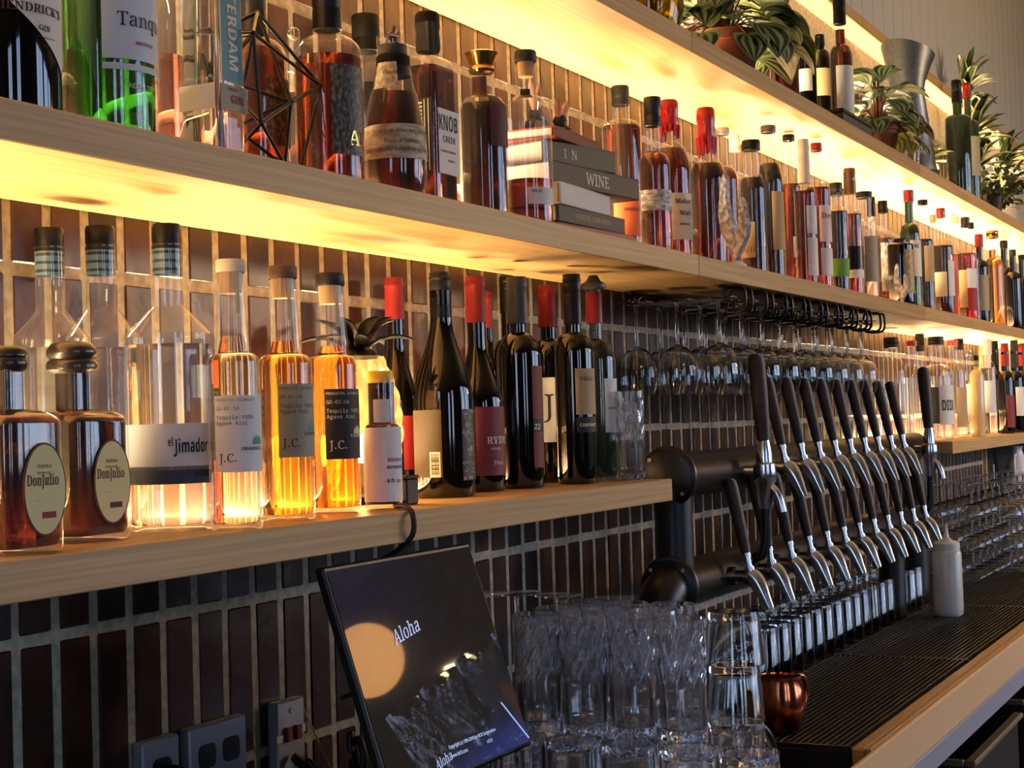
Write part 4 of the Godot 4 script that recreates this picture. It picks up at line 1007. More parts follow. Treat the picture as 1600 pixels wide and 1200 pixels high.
	bot({"n":"wine_bottle","l":"broad burgundy bottle with black screw cap and damask side label","g":"bottles on the lower shelf","x":1.9828,"y":1.447,"z":0.122,"h":0.3194,"r":0.0427,"bt":0.1333,"nb":0.2522,"nr":0.0154,"cap":["screw","charcoal",0.2541,0.0154],"liq":null,"fill":0.16897,"glass":"opaque_wine","sd":"burgundy","labs":[[-151.8597,-65.4653,0.0295,0.1238,"olive_paper",[]],[-25.5207,38.3531,0.0241,0.1238,"damask",[]],[-89.8818,-69.1484,0.0295,0.065,"barcode",[]]]})
	bot({"n":"wine_bottle","l":"red wine bottle with red capsule and crimson label reading RY","g":"bottles on the lower shelf","x":2.1393,"y":1.447,"z":0.095,"h":0.3264,"r":0.0378,"bt":0.1241,"nb":0.2215,"nr":0.0141,"cap":["sleeve","red_foil",0.2557,0.0155],"liq":null,"fill":0.15332,"glass":"opaque_wine","sd":"burgundy","labs":[[-70.6928,40.4648,0.0246,0.1276,"wine_paper",[["RYDER","serif",0.0103,0.0722,-45.4602,"cream"],["ESTATE","serif",0.0033,0.0627,-36.0005,"cream"],["Pinot","script",0.0056,0.0408,-29.2639,"cream"]]]]})
	bot({"n":"wine_bottle","l":"wine bottle with slim red capsule, mostly hidden by its neighbours","g":"bottles on the lower shelf","x":2.3096,"y":1.447,"z":0.024,"h":0.3174,"r":0.0177,"bt":0.167,"nb":0.2089,"nr":0.0083,"cap":["sleeve","red_foil",0.2583,0.0089],"liq":null,"fill":0.17957,"glass":"opaque_wine","sd":"round","labs":[]})
	bot({"n":"wine_bottle","l":"wine bottle with black screw cap peeking out behind the grey-capsuled one","g":"bottles on the lower shelf","x":2.3442,"y":1.447,"z":0.045,"h":0.3438,"r":0.0263,"bt":0.2087,"nb":0.2405,"nr":0.0116,"cap":["screw","black",0.283,0.0131],"liq":null,"fill":0.21824,"glass":"opaque_wine","sd":"round","labs":[]})
	bot({"n":"wine_bottle","l":"bordeaux bottle with plain slate capsule and narrow red label","g":"bottles on the lower shelf","x":2.23,"y":1.447,"z":0.12,"h":0.3299,"r":0.0349,"bt":0.2028,"nb":0.2431,"nr":0.012,"cap":["sleeve","slate",0.2561,0.0164],"liq":null,"fill":0.21489,"glass":"opaque_wine","sd":"round","labs":[[-30.4544,28.3816,0.1077,0.1896,"red_dark",[]],[-30.4544,30.0959,0.087,0.1077,"black_paper",[["22","sans",0.0087,0.091,-28.4828,"cream"]]],[-30.4544,28.3816,0.0321,0.087,"red_dark",[]]]})
	bot({"n":"wine_bottle","l":"bordeaux bottle with red capsule and white label with a large script initial","g":"bottles on the lower shelf","x":2.4327,"y":1.447,"z":0.075,"h":0.3325,"r":0.0345,"bt":0.2094,"nb":0.2419,"nr":0.0129,"cap":["sleeve","red_foil2",0.2615,0.0162],"liq":null,"fill":0.21915,"glass":"opaque_wine","sd":"round","labs":[[-92.3635,31.2147,0.0683,0.1759,"paper",[["J","script",0.0355,0.1012,-82.6203,"ink"],["Cabernet","script",0.0042,0.0927,-48.0755,"ink"]]]]})
	bot({"n":"wine_bottle","l":"bordeaux bottle with black screw cap and tan village label","g":"bottles on the lower shelf","x":2.3658,"y":1.447,"z":0.152,"h":0.3412,"r":0.0322,"bt":0.2086,"nb":0.2464,"nr":0.013,"cap":["screw","black",0.259,0.0146],"liq":null,"fill":0.21994,"glass":"opaque_wine","sd":"round","labs":[[-63.4544,42.1164,0.1124,0.1866,"paper_tan",[["VILLA","serif",0.006,0.167,-50.3477,"ink"]]],[-63.4544,42.1164,0.0837,0.1083,"black_paper",[["CABERNET","sans",0.005,0.0929,-54.143,"cream"]]]]})
	bot({"n":"wine_bottle","l":"green wine bottle with red capsule and grey pump stopper","g":"bottles on the lower shelf","x":2.4913,"y":1.447,"z":0.135,"h":0.3489,"r":0.0337,"bt":0.197,"nb":0.2409,"nr":0.012,"cap":["stopper","red_foil2",0.2673,0.0141],"liq":"dark_green","fill":0.21017,"glass":"green","sd":"round","labs":[[-43.307,43.2739,0.0817,0.1721,"paper",[["CHARDONNAY","sans",0.0032,0.1204,-35.008,"ink"]]]]})
	bot({"n":"whiskey_bottle","l":"amber whiskey bottle with black cap and tall white label on the top shelf","g":"bottles on the top shelf","x":3.8993,"y":2.241,"z":0.2,"h":0.3629,"r":0.0285,"bt":0.1912,"nb":0.2208,"nr":0.0135,"cap":["plain","black",0.2702,0.0159],"liq":"amber_deep","fill":0.257,"glass":"clear","sd":"round","labs":[[-101.4539,28.2672,0.0439,0.1638,"paper",[]]]})
	bot({"n":"whiskey_bottle","l":"reddish amber bottle half hidden under the larger striped plant","g":"bottles on the top shelf","x":3.6708,"y":2.241,"z":0.13,"h":0.2027,"r":0.0303,"bt":0.1557,"nb":0.1635,"nr":0.0121,"cap":["plain","black",0.187,0.0121],"liq":"red_amber","fill":0.15804,"glass":"clear","sd":"round","labs":[]})
	bot({"n":"wine_bottle","l":"dark bottle with white label between striped plant and tall amber bottle","g":"bottles on the top shelf","x":3.8727,"y":2.241,"z":0.12,"h":0.2426,"r":0.0239,"bt":0.1883,"nb":0.2047,"nr":0.0111,"cap":["sleeve","black",0.2163,0.0119],"liq":null,"fill":0.19322,"glass":"opaque_wine","sd":"round","labs":[[-127.0,-41.639,0.1066,0.1619,"paper",[]]]})
	bot({"n":"wine_bottle","l":"dark bottle with tan barcode label behind the tall amber bottle","g":"bottles on the top shelf","x":4.1775,"y":2.241,"z":0.07,"h":0.3196,"r":0.0256,"bt":0.254,"nb":0.2806,"nr":0.012,"cap":["sleeve","black",0.2912,0.0128],"liq":null,"fill":0.26198,"glass":"opaque_wine","sd":"round","labs":[[-121.5206,31.6459,0.152,0.2256,"paper_tan",[]]]})
	bot({"n":"wine_bottle","l":"green wine bottle with black capsule beside the variegated plant","g":"bottles on the top shelf","x":5.3202,"y":2.241,"z":0.2,"h":0.3848,"r":0.0418,"bt":0.2537,"nb":0.2711,"nr":0.0167,"cap":["sleeve","black",0.3103,0.0167],"liq":"dark_green","fill":0.25892,"glass":"green","sd":"round","labs":[]})
	bot({"n":"wine_bottle","l":"green wine bottle with red capsule just behind the black-capsuled green one","g":"bottles on the top shelf","x":5.7056,"y":2.241,"z":0.16,"h":0.4487,"r":0.038,"bt":0.2966,"nb":0.3199,"nr":0.0134,"cap":["sleeve","red_cap",0.3947,0.0145],"liq":"dark_green","fill":0.30358999999999997,"glass":"green","sd":"round","labs":[[-92.8904,-9.0313,0.1176,0.2554,"paper_grey",[]]]})
	bot({"n":"vodka_bottle","l":"broad clear bottle with dark cap, first on the far lower shelf","g":"bottles on the far lower shelf","x":4.8895,"y":1.455,"z":0.06,"h":0.3201,"r":0.043,"bt":0.1936,"nb":0.2568,"nr":0.0205,"cap":["plain","charcoal",0.2864,0.0225],"liq":"clear","fill":0.1779,"glass":"clear","sd":"round","labs":[]})
	bot({"n":"tequila_bottle","l":"clear bottle with pink-red cap on the far lower shelf","g":"bottles on the far lower shelf","x":4.9654,"y":1.455,"z":0.105,"h":0.3104,"r":0.0326,"bt":0.1967,"nb":0.2365,"nr":0.0148,"cap":["plain","pink_cap",0.2924,0.0168],"liq":"clear","fill":0.1967,"glass":"clear","sd":"round","labs":[]})
	bot({"n":"gin_bottle","l":"clear bottle with tall black cap beside the pink-capped one","g":"bottles on the far lower shelf","x":5.3257,"y":1.455,"z":0.05,"h":0.3462,"r":0.0317,"bt":0.203,"nb":0.2349,"nr":0.0137,"cap":["plain","black",0.2883,0.0148],"liq":"clear","fill":0.21257,"glass":"clear","sd":"round","labs":[]})
	bot({"n":"tequila_bottle","l":"large clear bottle with white block-letter label on the far lower shelf","g":"bottles on the far lower shelf","x":5.0554,"y":1.455,"z":0.16,"h":0.3228,"r":0.0469,"bt":0.2056,"nb":0.2358,"nr":0.02,"cap":["plain","charcoal",0.2964,0.024],"liq":"clear","fill":0.1996,"glass":"clear","sd":"round","labs":[[-111.5273,-73.0589,0.0519,0.1648,"slate_paper",[]],[-73.0589,23.5483,0.048,0.1708,"paper",[["DIDI","narrow",0.0329,0.0914,-63.1485,"ink"]]]]})
	bot({"n":"tequila_bottle","l":"clear bottle with pink-red cap right of the block-letter bottle","g":"bottles on the far lower shelf","x":5.3558,"y":1.455,"z":0.15,"h":0.3229,"r":0.0379,"bt":0.21,"nb":0.2525,"nr":0.0158,"cap":["plain","pink_cap",0.3015,0.0179],"liq":"clear","fill":0.22275,"glass":"clear","sd":"round","labs":[[-68.9023,18.1703,0.0353,0.165,"paper_tan",[]]]})
	bot({"n":"gin_bottle","l":"clear bottle with tall black cap in the middle of the far lower shelf","g":"bottles on the far lower shelf","x":5.8602,"y":1.455,"z":0.07,"h":0.369,"r":0.0299,"bt":0.2083,"nb":0.2547,"nr":0.015,"cap":["plain","black",0.3059,0.0161],"liq":"clear","fill":0.22222,"glass":"clear","sd":"round","labs":[]})
	bot({"n":"liqueur_bottle","l":"clear bottle with silver cap behind the cream liqueur bottle","g":"bottles on the far lower shelf","x":5.5336,"y":1.455,"z":0.165,"h":0.2928,"r":0.0217,"bt":0.1815,"nb":0.2108,"nr":0.0091,"cap":["plain","steel_cap",0.273,0.0119],"liq":"clear","fill":0.19032,"glass":"clear","sd":"round","labs":[[-102.5844,10.9937,0.0491,0.1787,"paper_blue",[]]]})
	bot({"n":"liqueur_bottle","l":"cream coloured liqueur bottle with black cap on the far lower shelf","g":"bottles on the far lower shelf","x":5.4832,"y":1.455,"z":0.2,"h":0.2725,"r":0.0236,"bt":0.1989,"nb":0.2248,"nr":0.0086,"cap":["plain","black",0.2313,0.0086],"liq":null,"fill":0.20667,"glass":"opaque_cream","sd":"round","labs":[]})
	bot({"n":"vodka_bottle","l":"clear bottle with white cap near the wine bottles of the far lower shelf","g":"bottles on the far lower shelf","x":5.6889,"y":1.455,"z":0.2,"h":0.3336,"r":0.0266,"bt":0.2236,"nb":0.2572,"nr":0.0144,"cap":["plain","white_cap",0.2796,0.0155],"liq":"clear","fill":0.23368,"glass":"clear","sd":"round","labs":[[-121.4503,-23.1973,0.0791,0.1897,"paper_blue",[]]]})
	bot({"n":"wine_bottle","l":"dark wine bottle with black foil, first of the far wine bottles","g":"bottles on the far lower shelf","x":6.2136,"y":1.455,"z":0.13,"h":0.3494,"r":0.0266,"bt":0.1857,"nb":0.2344,"nr":0.0145,"cap":["sleeve","black",0.2588,0.0145],"liq":null,"fill":0.20031,"glass":"opaque_wine","sd":"round","labs":[]})
	bot({"n":"wine_bottle","l":"wine bottle with red foil and crimson label on the far lower shelf","g":"bottles on the far lower shelf","x":6.0253,"y":1.455,"z":0.2,"h":0.3304,"r":0.028,"bt":0.1816,"nb":0.2287,"nr":0.014,"cap":["sleeve","red_foil",0.2476,0.014],"liq":null,"fill":0.19573000000000002,"glass":"opaque_wine","sd":"round","labs":[[-80.2069,24.7931,0.0231,0.1392,"wine_paper",[]]]})
	bot({"n":"wine_bottle","l":"wine bottle with dark foil and white label on the far lower shelf","g":"bottles on the far lower shelf","x":6.2284,"y":1.455,"z":0.2,"h":0.3465,"r":0.0289,"bt":0.1832,"nb":0.2317,"nr":0.0144,"cap":["sleeve","charcoal",0.2439,0.0144],"liq":null,"fill":0.19775,"glass":"opaque_wine","sd":"round","labs":[[-80.5204,19.4796,0.0627,0.1708,"paper",[]]]})
	bot({"n":"wine_bottle","l":"last wine bottle with red foil at the right end of the far lower shelf","g":"bottles on the far lower shelf","x":6.5698,"y":1.455,"z":0.17,"h":0.3461,"r":0.0304,"bt":0.187,"nb":0.2381,"nr":0.0152,"cap":["sleeve","red_foil",0.2586,0.0152],"liq":null,"fill":0.20233,"glass":"opaque_wine","sd":"round","labs":[]})
	square_gin()


# tall square gin bottle that narrows upwards, one edge towards the room
func square_gin() -> void:
	var t := thing("gin_bottle", "tall square clear gin bottle with teal vertical lettering", "bottle", Vector3(1.386, MID, 0.185), 0.0, "bottles on the middle shelf")
	var a := 0.0285; var b := 0.0235; var h := 0.235
	part(t, "glass", MB.new().lathe([Vector2(0, 0.001), Vector2(a * 0.9, 0), Vector2(a, 0.004), Vector2(b, h), Vector2(0.012, h + 0.025), Vector2(0.012, h + 0.06)], 64, 9.0), "glass")
	part(t, "liquid", MB.new().lathe([Vector2(0, 0.008), Vector2(a * 0.88, 0.008), Vector2(a - 0.003, 0.012), Vector2(b - 0.002, h - 0.01), Vector2(0, h - 0.01)], 64, 9.0), "liq_clear")
	part(t, "cap", MB.new().lathe([Vector2(0.014, h + 0.045), Vector2(0.0145, h + 0.047), Vector2(0.0145, h + 0.085), Vector2(0.013, h + 0.087), Vector2(0, h + 0.087)], 32), "steel_cap")
	var lean := atan2(a - b, h)
	var front := Transform3D(Basis(Vector3(1, 0, 0), -lean), Vector3(0, 0, a + 0.0008))
	var side := Transform3D(Basis(Vector3.UP, -PI / 2) * Basis(Vector3(1, 0, 0), -lean), Vector3(-a - 0.0008, 0, 0))
	var lb := part(t, "label", MB.new().box(Vector3(0, 0.150, 0), Vector3(0.036, 0.135, 0.0008), 0.0, front), "teal_paper", "teal upright label")
	flat_text(lb, "AMSTERDAM", "sans", 0.0155, front * Transform3D(Basis(Vector3(0, 0, 1), -PI / 2), Vector3(-0.007, 0.225, 0.001)), "cream")
	var band := part(t, "band_label", MB.new().box(Vector3(0, 0.0655, 0), Vector3(0.046, 0.027, 0.0009), 0.0, front), "paper_grey")
	flat_text(band, "GIN", "sans", 0.0085, front * Transform3D(Basis(), Vector3(-0.006, 0.060, 0.001)), "red")
	flat_text(band, "STRAIGHT", "sans", 0.003, front * Transform3D(Basis(), Vector3(-0.012, 0.073, 0.001)), "ink")
	part(t, "band_label", MB.new().box(Vector3(0, 0.0655, 0), Vector3(0.046, 0.027, 0.0009), 0.0, side), "paper")


func book(label: String, at: Vector3, turn: float, size: Vector3, cover: String, spine_text := "", tm := "cream", cap := 0.01, start := 0.0) -> void:
	var t := thing("book", label, "book", at, turn, "books stacked on the middle shelf")
	var w := size.x; var h := size.y; var dp := size.z
	# spine faces local +z
	part(t, "pages", MB.new().box(Vector3(0, h * 0.5, -0.004), Vector3(w - 0.006, h - 0.005, dp - 0.006), 0.0006), "page")
	for y in [0.00125, h - 0.00125]:
		part(t, "cover", MB.new().box(Vector3(0, y, 0), Vector3(w, 0.0025, dp), 0.0006), cover)
	var sp := part(t, "spine", MB.new().box(Vector3(0, h * 0.5, dp * 0.5 - 0.0015), Vector3(w, h, 0.003), 0.001), cover)
	if spine_text:
		flat_text(sp, spine_text, "serif", cap, Transform3D(Basis(), Vector3(-w * 0.5 + start, (h - cap) * 0.5, dp * 0.5 + 0.0004)), tm)


func shelf_things() -> void:
	# books, lying flat; the long sides face the room
	var x := 2.30
	book("coral covered book at the bottom of the stack", Vector3(2.376, MID, 0.130), -0.06, Vector3(0.27, 0.020, 0.14), "cover_coral")
	book("navy blue book with small gilt spine lettering, second from the bottom", Vector3(2.355, MID + 0.020, 0.130), -0.03, Vector3(0.245, 0.026, 0.14), "cover_blue", "COCKTAIL COMPANION", "gold_ink", 0.0075, 0.06)
	book("thick pale paperback in the middle of the book stack", Vector3(2.325, MID + 0.046, 0.128), 0.02, Vector3(0.20, 0.034, 0.145), "cover_white")
	book("dark plum book with WINE on its spine", Vector3(2.375, MID + 0.080, 0.133), -0.10, Vector3(0.285, 0.035, 0.14), "cover_plum", "WINE", "cream", 0.019, 0.105)
	book("olive green book second from the top of the stack", Vector3(2.345, MID + 0.115, 0.128), -0.22, Vector3(0.19, 0.036, 0.13), "cover_olive", "I  N", "cream", 0.015, 0.05)
	book("slim white book with red cover on top of the stack", Vector3(2.325, MID + 0.151, 0.130), 0.04, Vector3(0.19, 0.018, 0.12), "cover_red")
	# two dark figurines with pale upright ears
	for q in [["dark rabbit figurine with one tall pink ear, left of the pair on the books", Vector3(2.29, MID + 0.169, 0.135), 0.050, 0.0], ["dark rabbit figurine with slanting pink ear, right of the pair on the books", Vector3(2.37, MID + 0.169, 0.14), 0.036, -0.42]]:
		var t := thing("rabbit_figurine", q[1 - 1], "figurine", q[1], 0.0, "rabbit figurines on the books")
		var b := MB.new()
		b.lathe([Vector2(0, 0), Vector2(0.016, 0.001), Vector2(0.021, 0.010), Vector2(0.019, 0.020), Vector2(0.012, 0.026), Vector2(0, 0.028)], 20, 2.0, 1.25, 0.9)
		b.lathe([Vector2(0, 0), Vector2(0.010, 0.003), Vector2(0.0125, 0.011), Vector2(0.008, 0.020), Vector2(0, 0.022)], 16, 2.0, 1.0, 1.0, 0.0, TAU, 0.0, Vector3(-0.010, 0.020, 0.003))
		part(t, "body", b, "figure_dark")
		for e in [-1.0, 1.0]:
			var pts := []
			for i in 6:
				var s := i / 5.0
				pts.append(Vector3(-0.012 + e * 0.006 - q[3] * q[2] * s * (1.0 if e > 0 else 0.6) + e * 0.010 * s, 0.036 + q[2] * s * (1.0 if e < 0 else 0.92), 0.004))
			part(t, "ear", MB.new().tube(pts, [0.0035, 0.0058, 0.0068, 0.0062, 0.0042, 0.0012], 10), "ear_pink")
		part(t, "chest", MB.new().lathe([Vector2(0, 0.004), Vector2(0.008, 0.008), Vector2(0.006, 0.018), Vector2(0, 0.021)], 12, 2.0, 1, 1, 0.0, TAU, 0.0, Vector3(-0.015, 0, 0.008)), "figure_tan")
	# white wing-shaped porcelain dish standing on its foot
	for q in [["white_wing_ornament", "white porcelain ornament shaped like folded wings", Vector3(2.985, MID, 0.222), 0.92], ["white_wing_ornament", "small white porcelain ornament between dark bottles", Vector3(4.36, MID, 0.222), 0.55]]:
		var t := thing(q[0], q[1], "ornament", q[2], 1.05, "white porcelain ornaments")
		var s: float = q[3]
		for side in [-1.0, 1.0]:
			var poly := PackedVector2Array()
			for p in [[0.0, 0.012], [0.020, 0.05], [0.040, 0.085], [0.046, 0.12], [0.040, 0.155], [0.034, 0.19], [0.024, 0.205], [0.018, 0.19], [0.020, 0.15], [0.010, 0.11], [0.0, 0.09]]:
				poly.append(Vector2(p[0] * side, p[1] * (0.72 if side < 0 else 1.0)) * s)
			part(t, "wing", MB.new().plate(poly, -0.006 * s, 0.006 * s), "veined_white")
			for k in 4:
				var pts := []
				for i in 6:
					var f := i / 5.0
					pts.append(Vector3(side * lerpf(0.004, 0.012 + 0.008 * k, f) * s, lerpf(0.03 + 0.012 * k, 0.08 + 0.03 * k, f) * (0.72 if side < 0 else 1.0) * s, 0.007 * s))
				part(t, "feather", MB.new().tube(pts, 0.0018 * s, 6), "veined_white")
		part(t, "foot", MB.new().lathe([Vector2(0, 0), Vector2(0.024 * s, 0), Vector2(0.022 * s, 0.006 * s), Vector2(0.008 * s, 0.014 * s), Vector2(0, 0.016 * s)], 24), "porcelain")
	wire_frame()
	pineapple_lamp()
	# cut glass tumbler at the end of the lower shelf
	var tb := thing("cut_glass_tumbler", "tall cut crystal tumbler standing at the end of the lower shelf", "glass", Vector3(2.503, LOW, 0.190))
	part(tb, "glass", cut_glass(0.0232, 0.0245, 0.150, false), "crystal")
	# small black box by the bitters
	var sb := thing("small_box", "small black plastic block standing behind the bitters bottle", "box", Vector3(1.800, LOW, 0.165))
	part(sb, "body", MB.new().box(Vector3(0, 0.017, 0), Vector3(0.030, 0.034, 0.022), 0.002), "charcoal")
	part(sb, "lid", MB.new().box(Vector3(0, 0.036, 0), Vector3(0.032, 0.004, 0.024), 0.001), "black")
	# white jug on the far counter end
	var j := thing("white_jug", "white porcelain jug at the far end beside the dark wall", "jug", Vector3(6.80, BAR, 0.10))
	part(j, "stand", MB.new().lathe([Vector2(0.055, 0), Vector2(0.055, 0.18), Vector2(0.05, 0.20), Vector2(0, 0.20)], 24), "white_board")
	part(j, "body", MB.new().lathe([Vector2(0.045, 0.20), Vector2(0.060, 0.23), Vector2(0.058, 0.28), Vector2(0.030, 0.34), Vector2(0.020, 0.37), Vector2(0.026, 0.385)], 24), "porcelain")
	part(j, "handle", MB.new().tube([Vector3(-0.03, 0.35, 0.0), Vector3(-0.06, 0.35, 0.0), Vector3(-0.075, 0.31, 0.0), Vector3(-0.058, 0.27, 0.0)], 0.006, 8), "porcelain")


func wire_frame() -> void:
	var t := thing("wire_polyhedron", "black wire polyhedron ornament in front of an amber bottle", "ornament", Vector3(1.46, MID, 0.19))
	var o := Vector3(1.46, MID, 0.19)
	var V := {"T": Vector3(1.4923, 2.026, 0.17), "A": Vector3(1.4109, 1.979, 0.222), "R": Vector3(1.6107, 1.962, 0.175), "M": Vector3(1.475, 1.914, 0.225), "L": Vector3(1.442, 1.944, 0.150), "D": Vector3(1.445, 1.857, 0.165),
		"B": Vector3(1.4644, 1.8425, 0.222), "C": Vector3(1.5447, 1.8425, 0.185), "U": Vector3(1.4379, 1.992, 0.14), "E": Vector3(1.4185, 1.8816, 0.2245), "K": Vector3(1.50, 1.900, 0.128), "F": Vector3(1.42, 1.8425, 0.145)}
	for e in ["TA", "TR", "TM", "TU", "AR", "AE", "AU", "LM", "MR", "ME", "ED", "EB", "MB", "RC", "RK", "KU", "KC", "KF", "LA", "LD", "LU", "DB", "BC", "CF", "FD", "FU", "LE", "TK"]:
		part(t, "rod", MB.new().tube([V[e[0]] - o, V[e[1]] - o], 0.0022, 8), "black_metal")
	for k in V:
		var p := []
		for i in 7:
			p.append(Vector2(maxf(0.0, sin(PI * i / 6.0)) * 0.0032, -cos(PI * i / 6.0) * 0.0032))
		part(t, "joint", MB.new().lathe(p, 10, 2.0, 1, 1, 0, TAU, 0.0, V[k] - o), "black_metal")


# a pineapple of knobbly glass lit from inside, with a crown of dark metal leaves
func pineapple_lamp() -> void:
	var at := Vector3(1.818, LOW, 0.085)
	var t := thing("pineapple_lamp", "glowing pineapple-shaped glass lamp with dark metal leaves", "lamp", at)
	var b := MB.new()
	var n := 56; var rows := 34
	var grid := []
	for i in rows + 1:
		var w := i / float(rows)
		for j in n + 1:
			var th := TAU * j / n
			var base := 0.0545 * pow(sin(PI * clampf(0.14 + 0.74 * w, 0.0, 1.0)), 0.6)
			var bump := absf(sin(th * 7.0 + w * 11.0)) * absf(sin(th * 7.0 - w * 11.0))
			var r := base + 0.0055 * bump
			grid.append(Vector3(sin(th) * r, 0.012 + 0.185 * w, cos(th) * r))
	for i in rows:
		for j in n:
			var a: Vector3 = grid[i * (n + 1) + j]; var c: Vector3 = grid[i * (n + 1) + j + 1]; var d: Vector3 = grid[(i + 1) * (n + 1) + j + 1]; var e: Vector3 = grid[(i + 1) * (n + 1) + j]
			b.flat4(a, c, d, e, Vector3(a.x + d.x, 0, a.z + d.z))
	pane("lamp_shell", Color(1.0, 0.86, 0.60), 0.22, 0.12)
	part(t, "glass_body", b, "lamp_shell")
	part(t, "base", MB.new().lathe([Vector2(0, 0), Vector2(0.036, 0), Vector2(0.036, 0.010), Vector2(0.028, 0.013), Vector2(0, 0.013)], 32), "dark_leaf")
	part(t, "collar", MB.new().lathe([Vector2(0.027, 0.194), Vector2(0.029, 0.198), Vector2(0.026, 0.204), Vector2(0.012, 0.210), Vector2(0, 0.212)], 28), "dark_leaf")
	part(t, "socket", MB.new().lathe([Vector2(0.010, 0.012), Vector2(0.010, 0.050), Vector2(0.008, 0.055), Vector2(0, 0.055)], 16), "dark_leaf")
	var bp := []
	for i in 11:
		bp.append(Vector2(maxf(0.0, sin(PI * i / 10.0)) * 0.013, 0.074 - cos(PI * i / 10.0) * 0.020))
	part(t, "bulb", MB.new().lathe(bp, 20), "bulb_glow")
	for k in 13:
		var a := TAU * k / 13.0 + (0.2 if k % 2 else 0.0)
		var l := 0.075 if k % 2 else 0.068
		var lean := 0.55 if k % 2 else 0.2
		leaf(t, "leaf", Vector3(sin(a) * 0.010, 0.204, cos(a) * 0.010), a, l, 0.022, lean, 0.75, "dark_leaf", 0.002)
	var o := OmniLight3D.new()
	o.name = "lamp_light"
	o.light_color = Color(1.0, 0.76, 0.42); o.light_energy = 0.03; o.light_size = 0.012; o.shadow_enabled = true; o.omni_range = 8.0
	t.add_child(o)
	o.position = Vector3(0, 0.074, 0)
	# its cord runs over the shelf edge and down
	var pts := [Vector3(0.012, 0.006, 0.040), Vector3(-0.03, 0.0035, 0.07), Vector3(-0.10, 0.0035, 0.115), Vector3(-0.145, 0.005, 0.155), Vector3(-0.158, -0.004, 0.1725), Vector3(-0.160, -0.028, 0.1725), Vector3(-0.161, -0.048, 0.150), Vector3(-0.160, -0.075, 0.105), Vector3(-0.15, -0.13, 0.075), Vector3(-0.10, -0.22, 0.05), Vector3(-0.03, -0.255, -0.02)]
	var cord := thing("power_cord", "black lamp cord hanging over the front edge of the lower shelf", "cord", at)
	part(cord, "sheath", MB.new().tube(smooth_path(pts, 5), 0.0034, 8), "cable_black")


func smooth_path(pts: Array, n: int) -> Array:
	var out := []
	for i in pts.size() - 1:
		var p0: Vector3 = pts[maxi(i - 1, 0)]; var p1: Vector3 = pts[i]; var p2: Vector3 = pts[i + 1]; var p3: Vector3 = pts[mini(i + 2, pts.size() - 1)]
		for k in n:
			out.append(p1.cubic_interpolate(p2, p0, p3, float(k) / n))
	out.append(pts[pts.size() - 1])
	return out


# one leaf: grows from p towards heading a, arching over; lean 0 upright .. 1 outwards
func leaf(parent: Node, called: String, p: Vector3, a: float, l: float, w: float, lean: float, droop: float, m: String, thick := 0.0008, blunt := 1.0, hold := 0.0) -> MeshInstance3D:
	var b := MB.new()
	var nl := 8; var nw := 4
	var out := Vector3(sin(a), 0, cos(a)); var side := Vector3(cos(a), 0, -sin(a))
	var ang := PI / 2 * (1.0 - lean)
	var c := p; var rows := []
	for i in nl + 1:
		var s := i / float(nl)
		var dirv := out * cos(ang) + Vector3.UP * sin(ang)
		var up := Vector3.UP * cos(ang) - out * sin(ang)
		var ww: float = w * 0.5 * pow(sin(PI * clampf(0.04 + 0.955 * pow(s, blunt), 0.0, 1.0)), 0.8)
		rows.append([c, up, ww, s])
		c += dirv * l / nl
		ang -= droop / nl * 1.6
	for f in [1.0, -1.0]:
		var first := b.v.size()
		for i in nl + 1:
			for j in nw + 1:
				var u := j / float(nw) * 2.0 - 1.0
				var r: Array = rows[i]
				var pos: Vector3 = r[0] + side * u * r[2] + r[1] * (f * thick * 0.5 - (u * u) * r[2] * -0.28)
				b.add(pos, (r[1] * f).normalized(), Vector2(u * 0.5 * r[2] / (w * 0.5) + 0.5, r[3]))
		for i in nl:
			for j in nw:
				var q := first + i * (nw + 1) + j
				b.quad(q, q + 1, q + nw + 2, q + nw + 1)
	return part(parent, called, b, m)


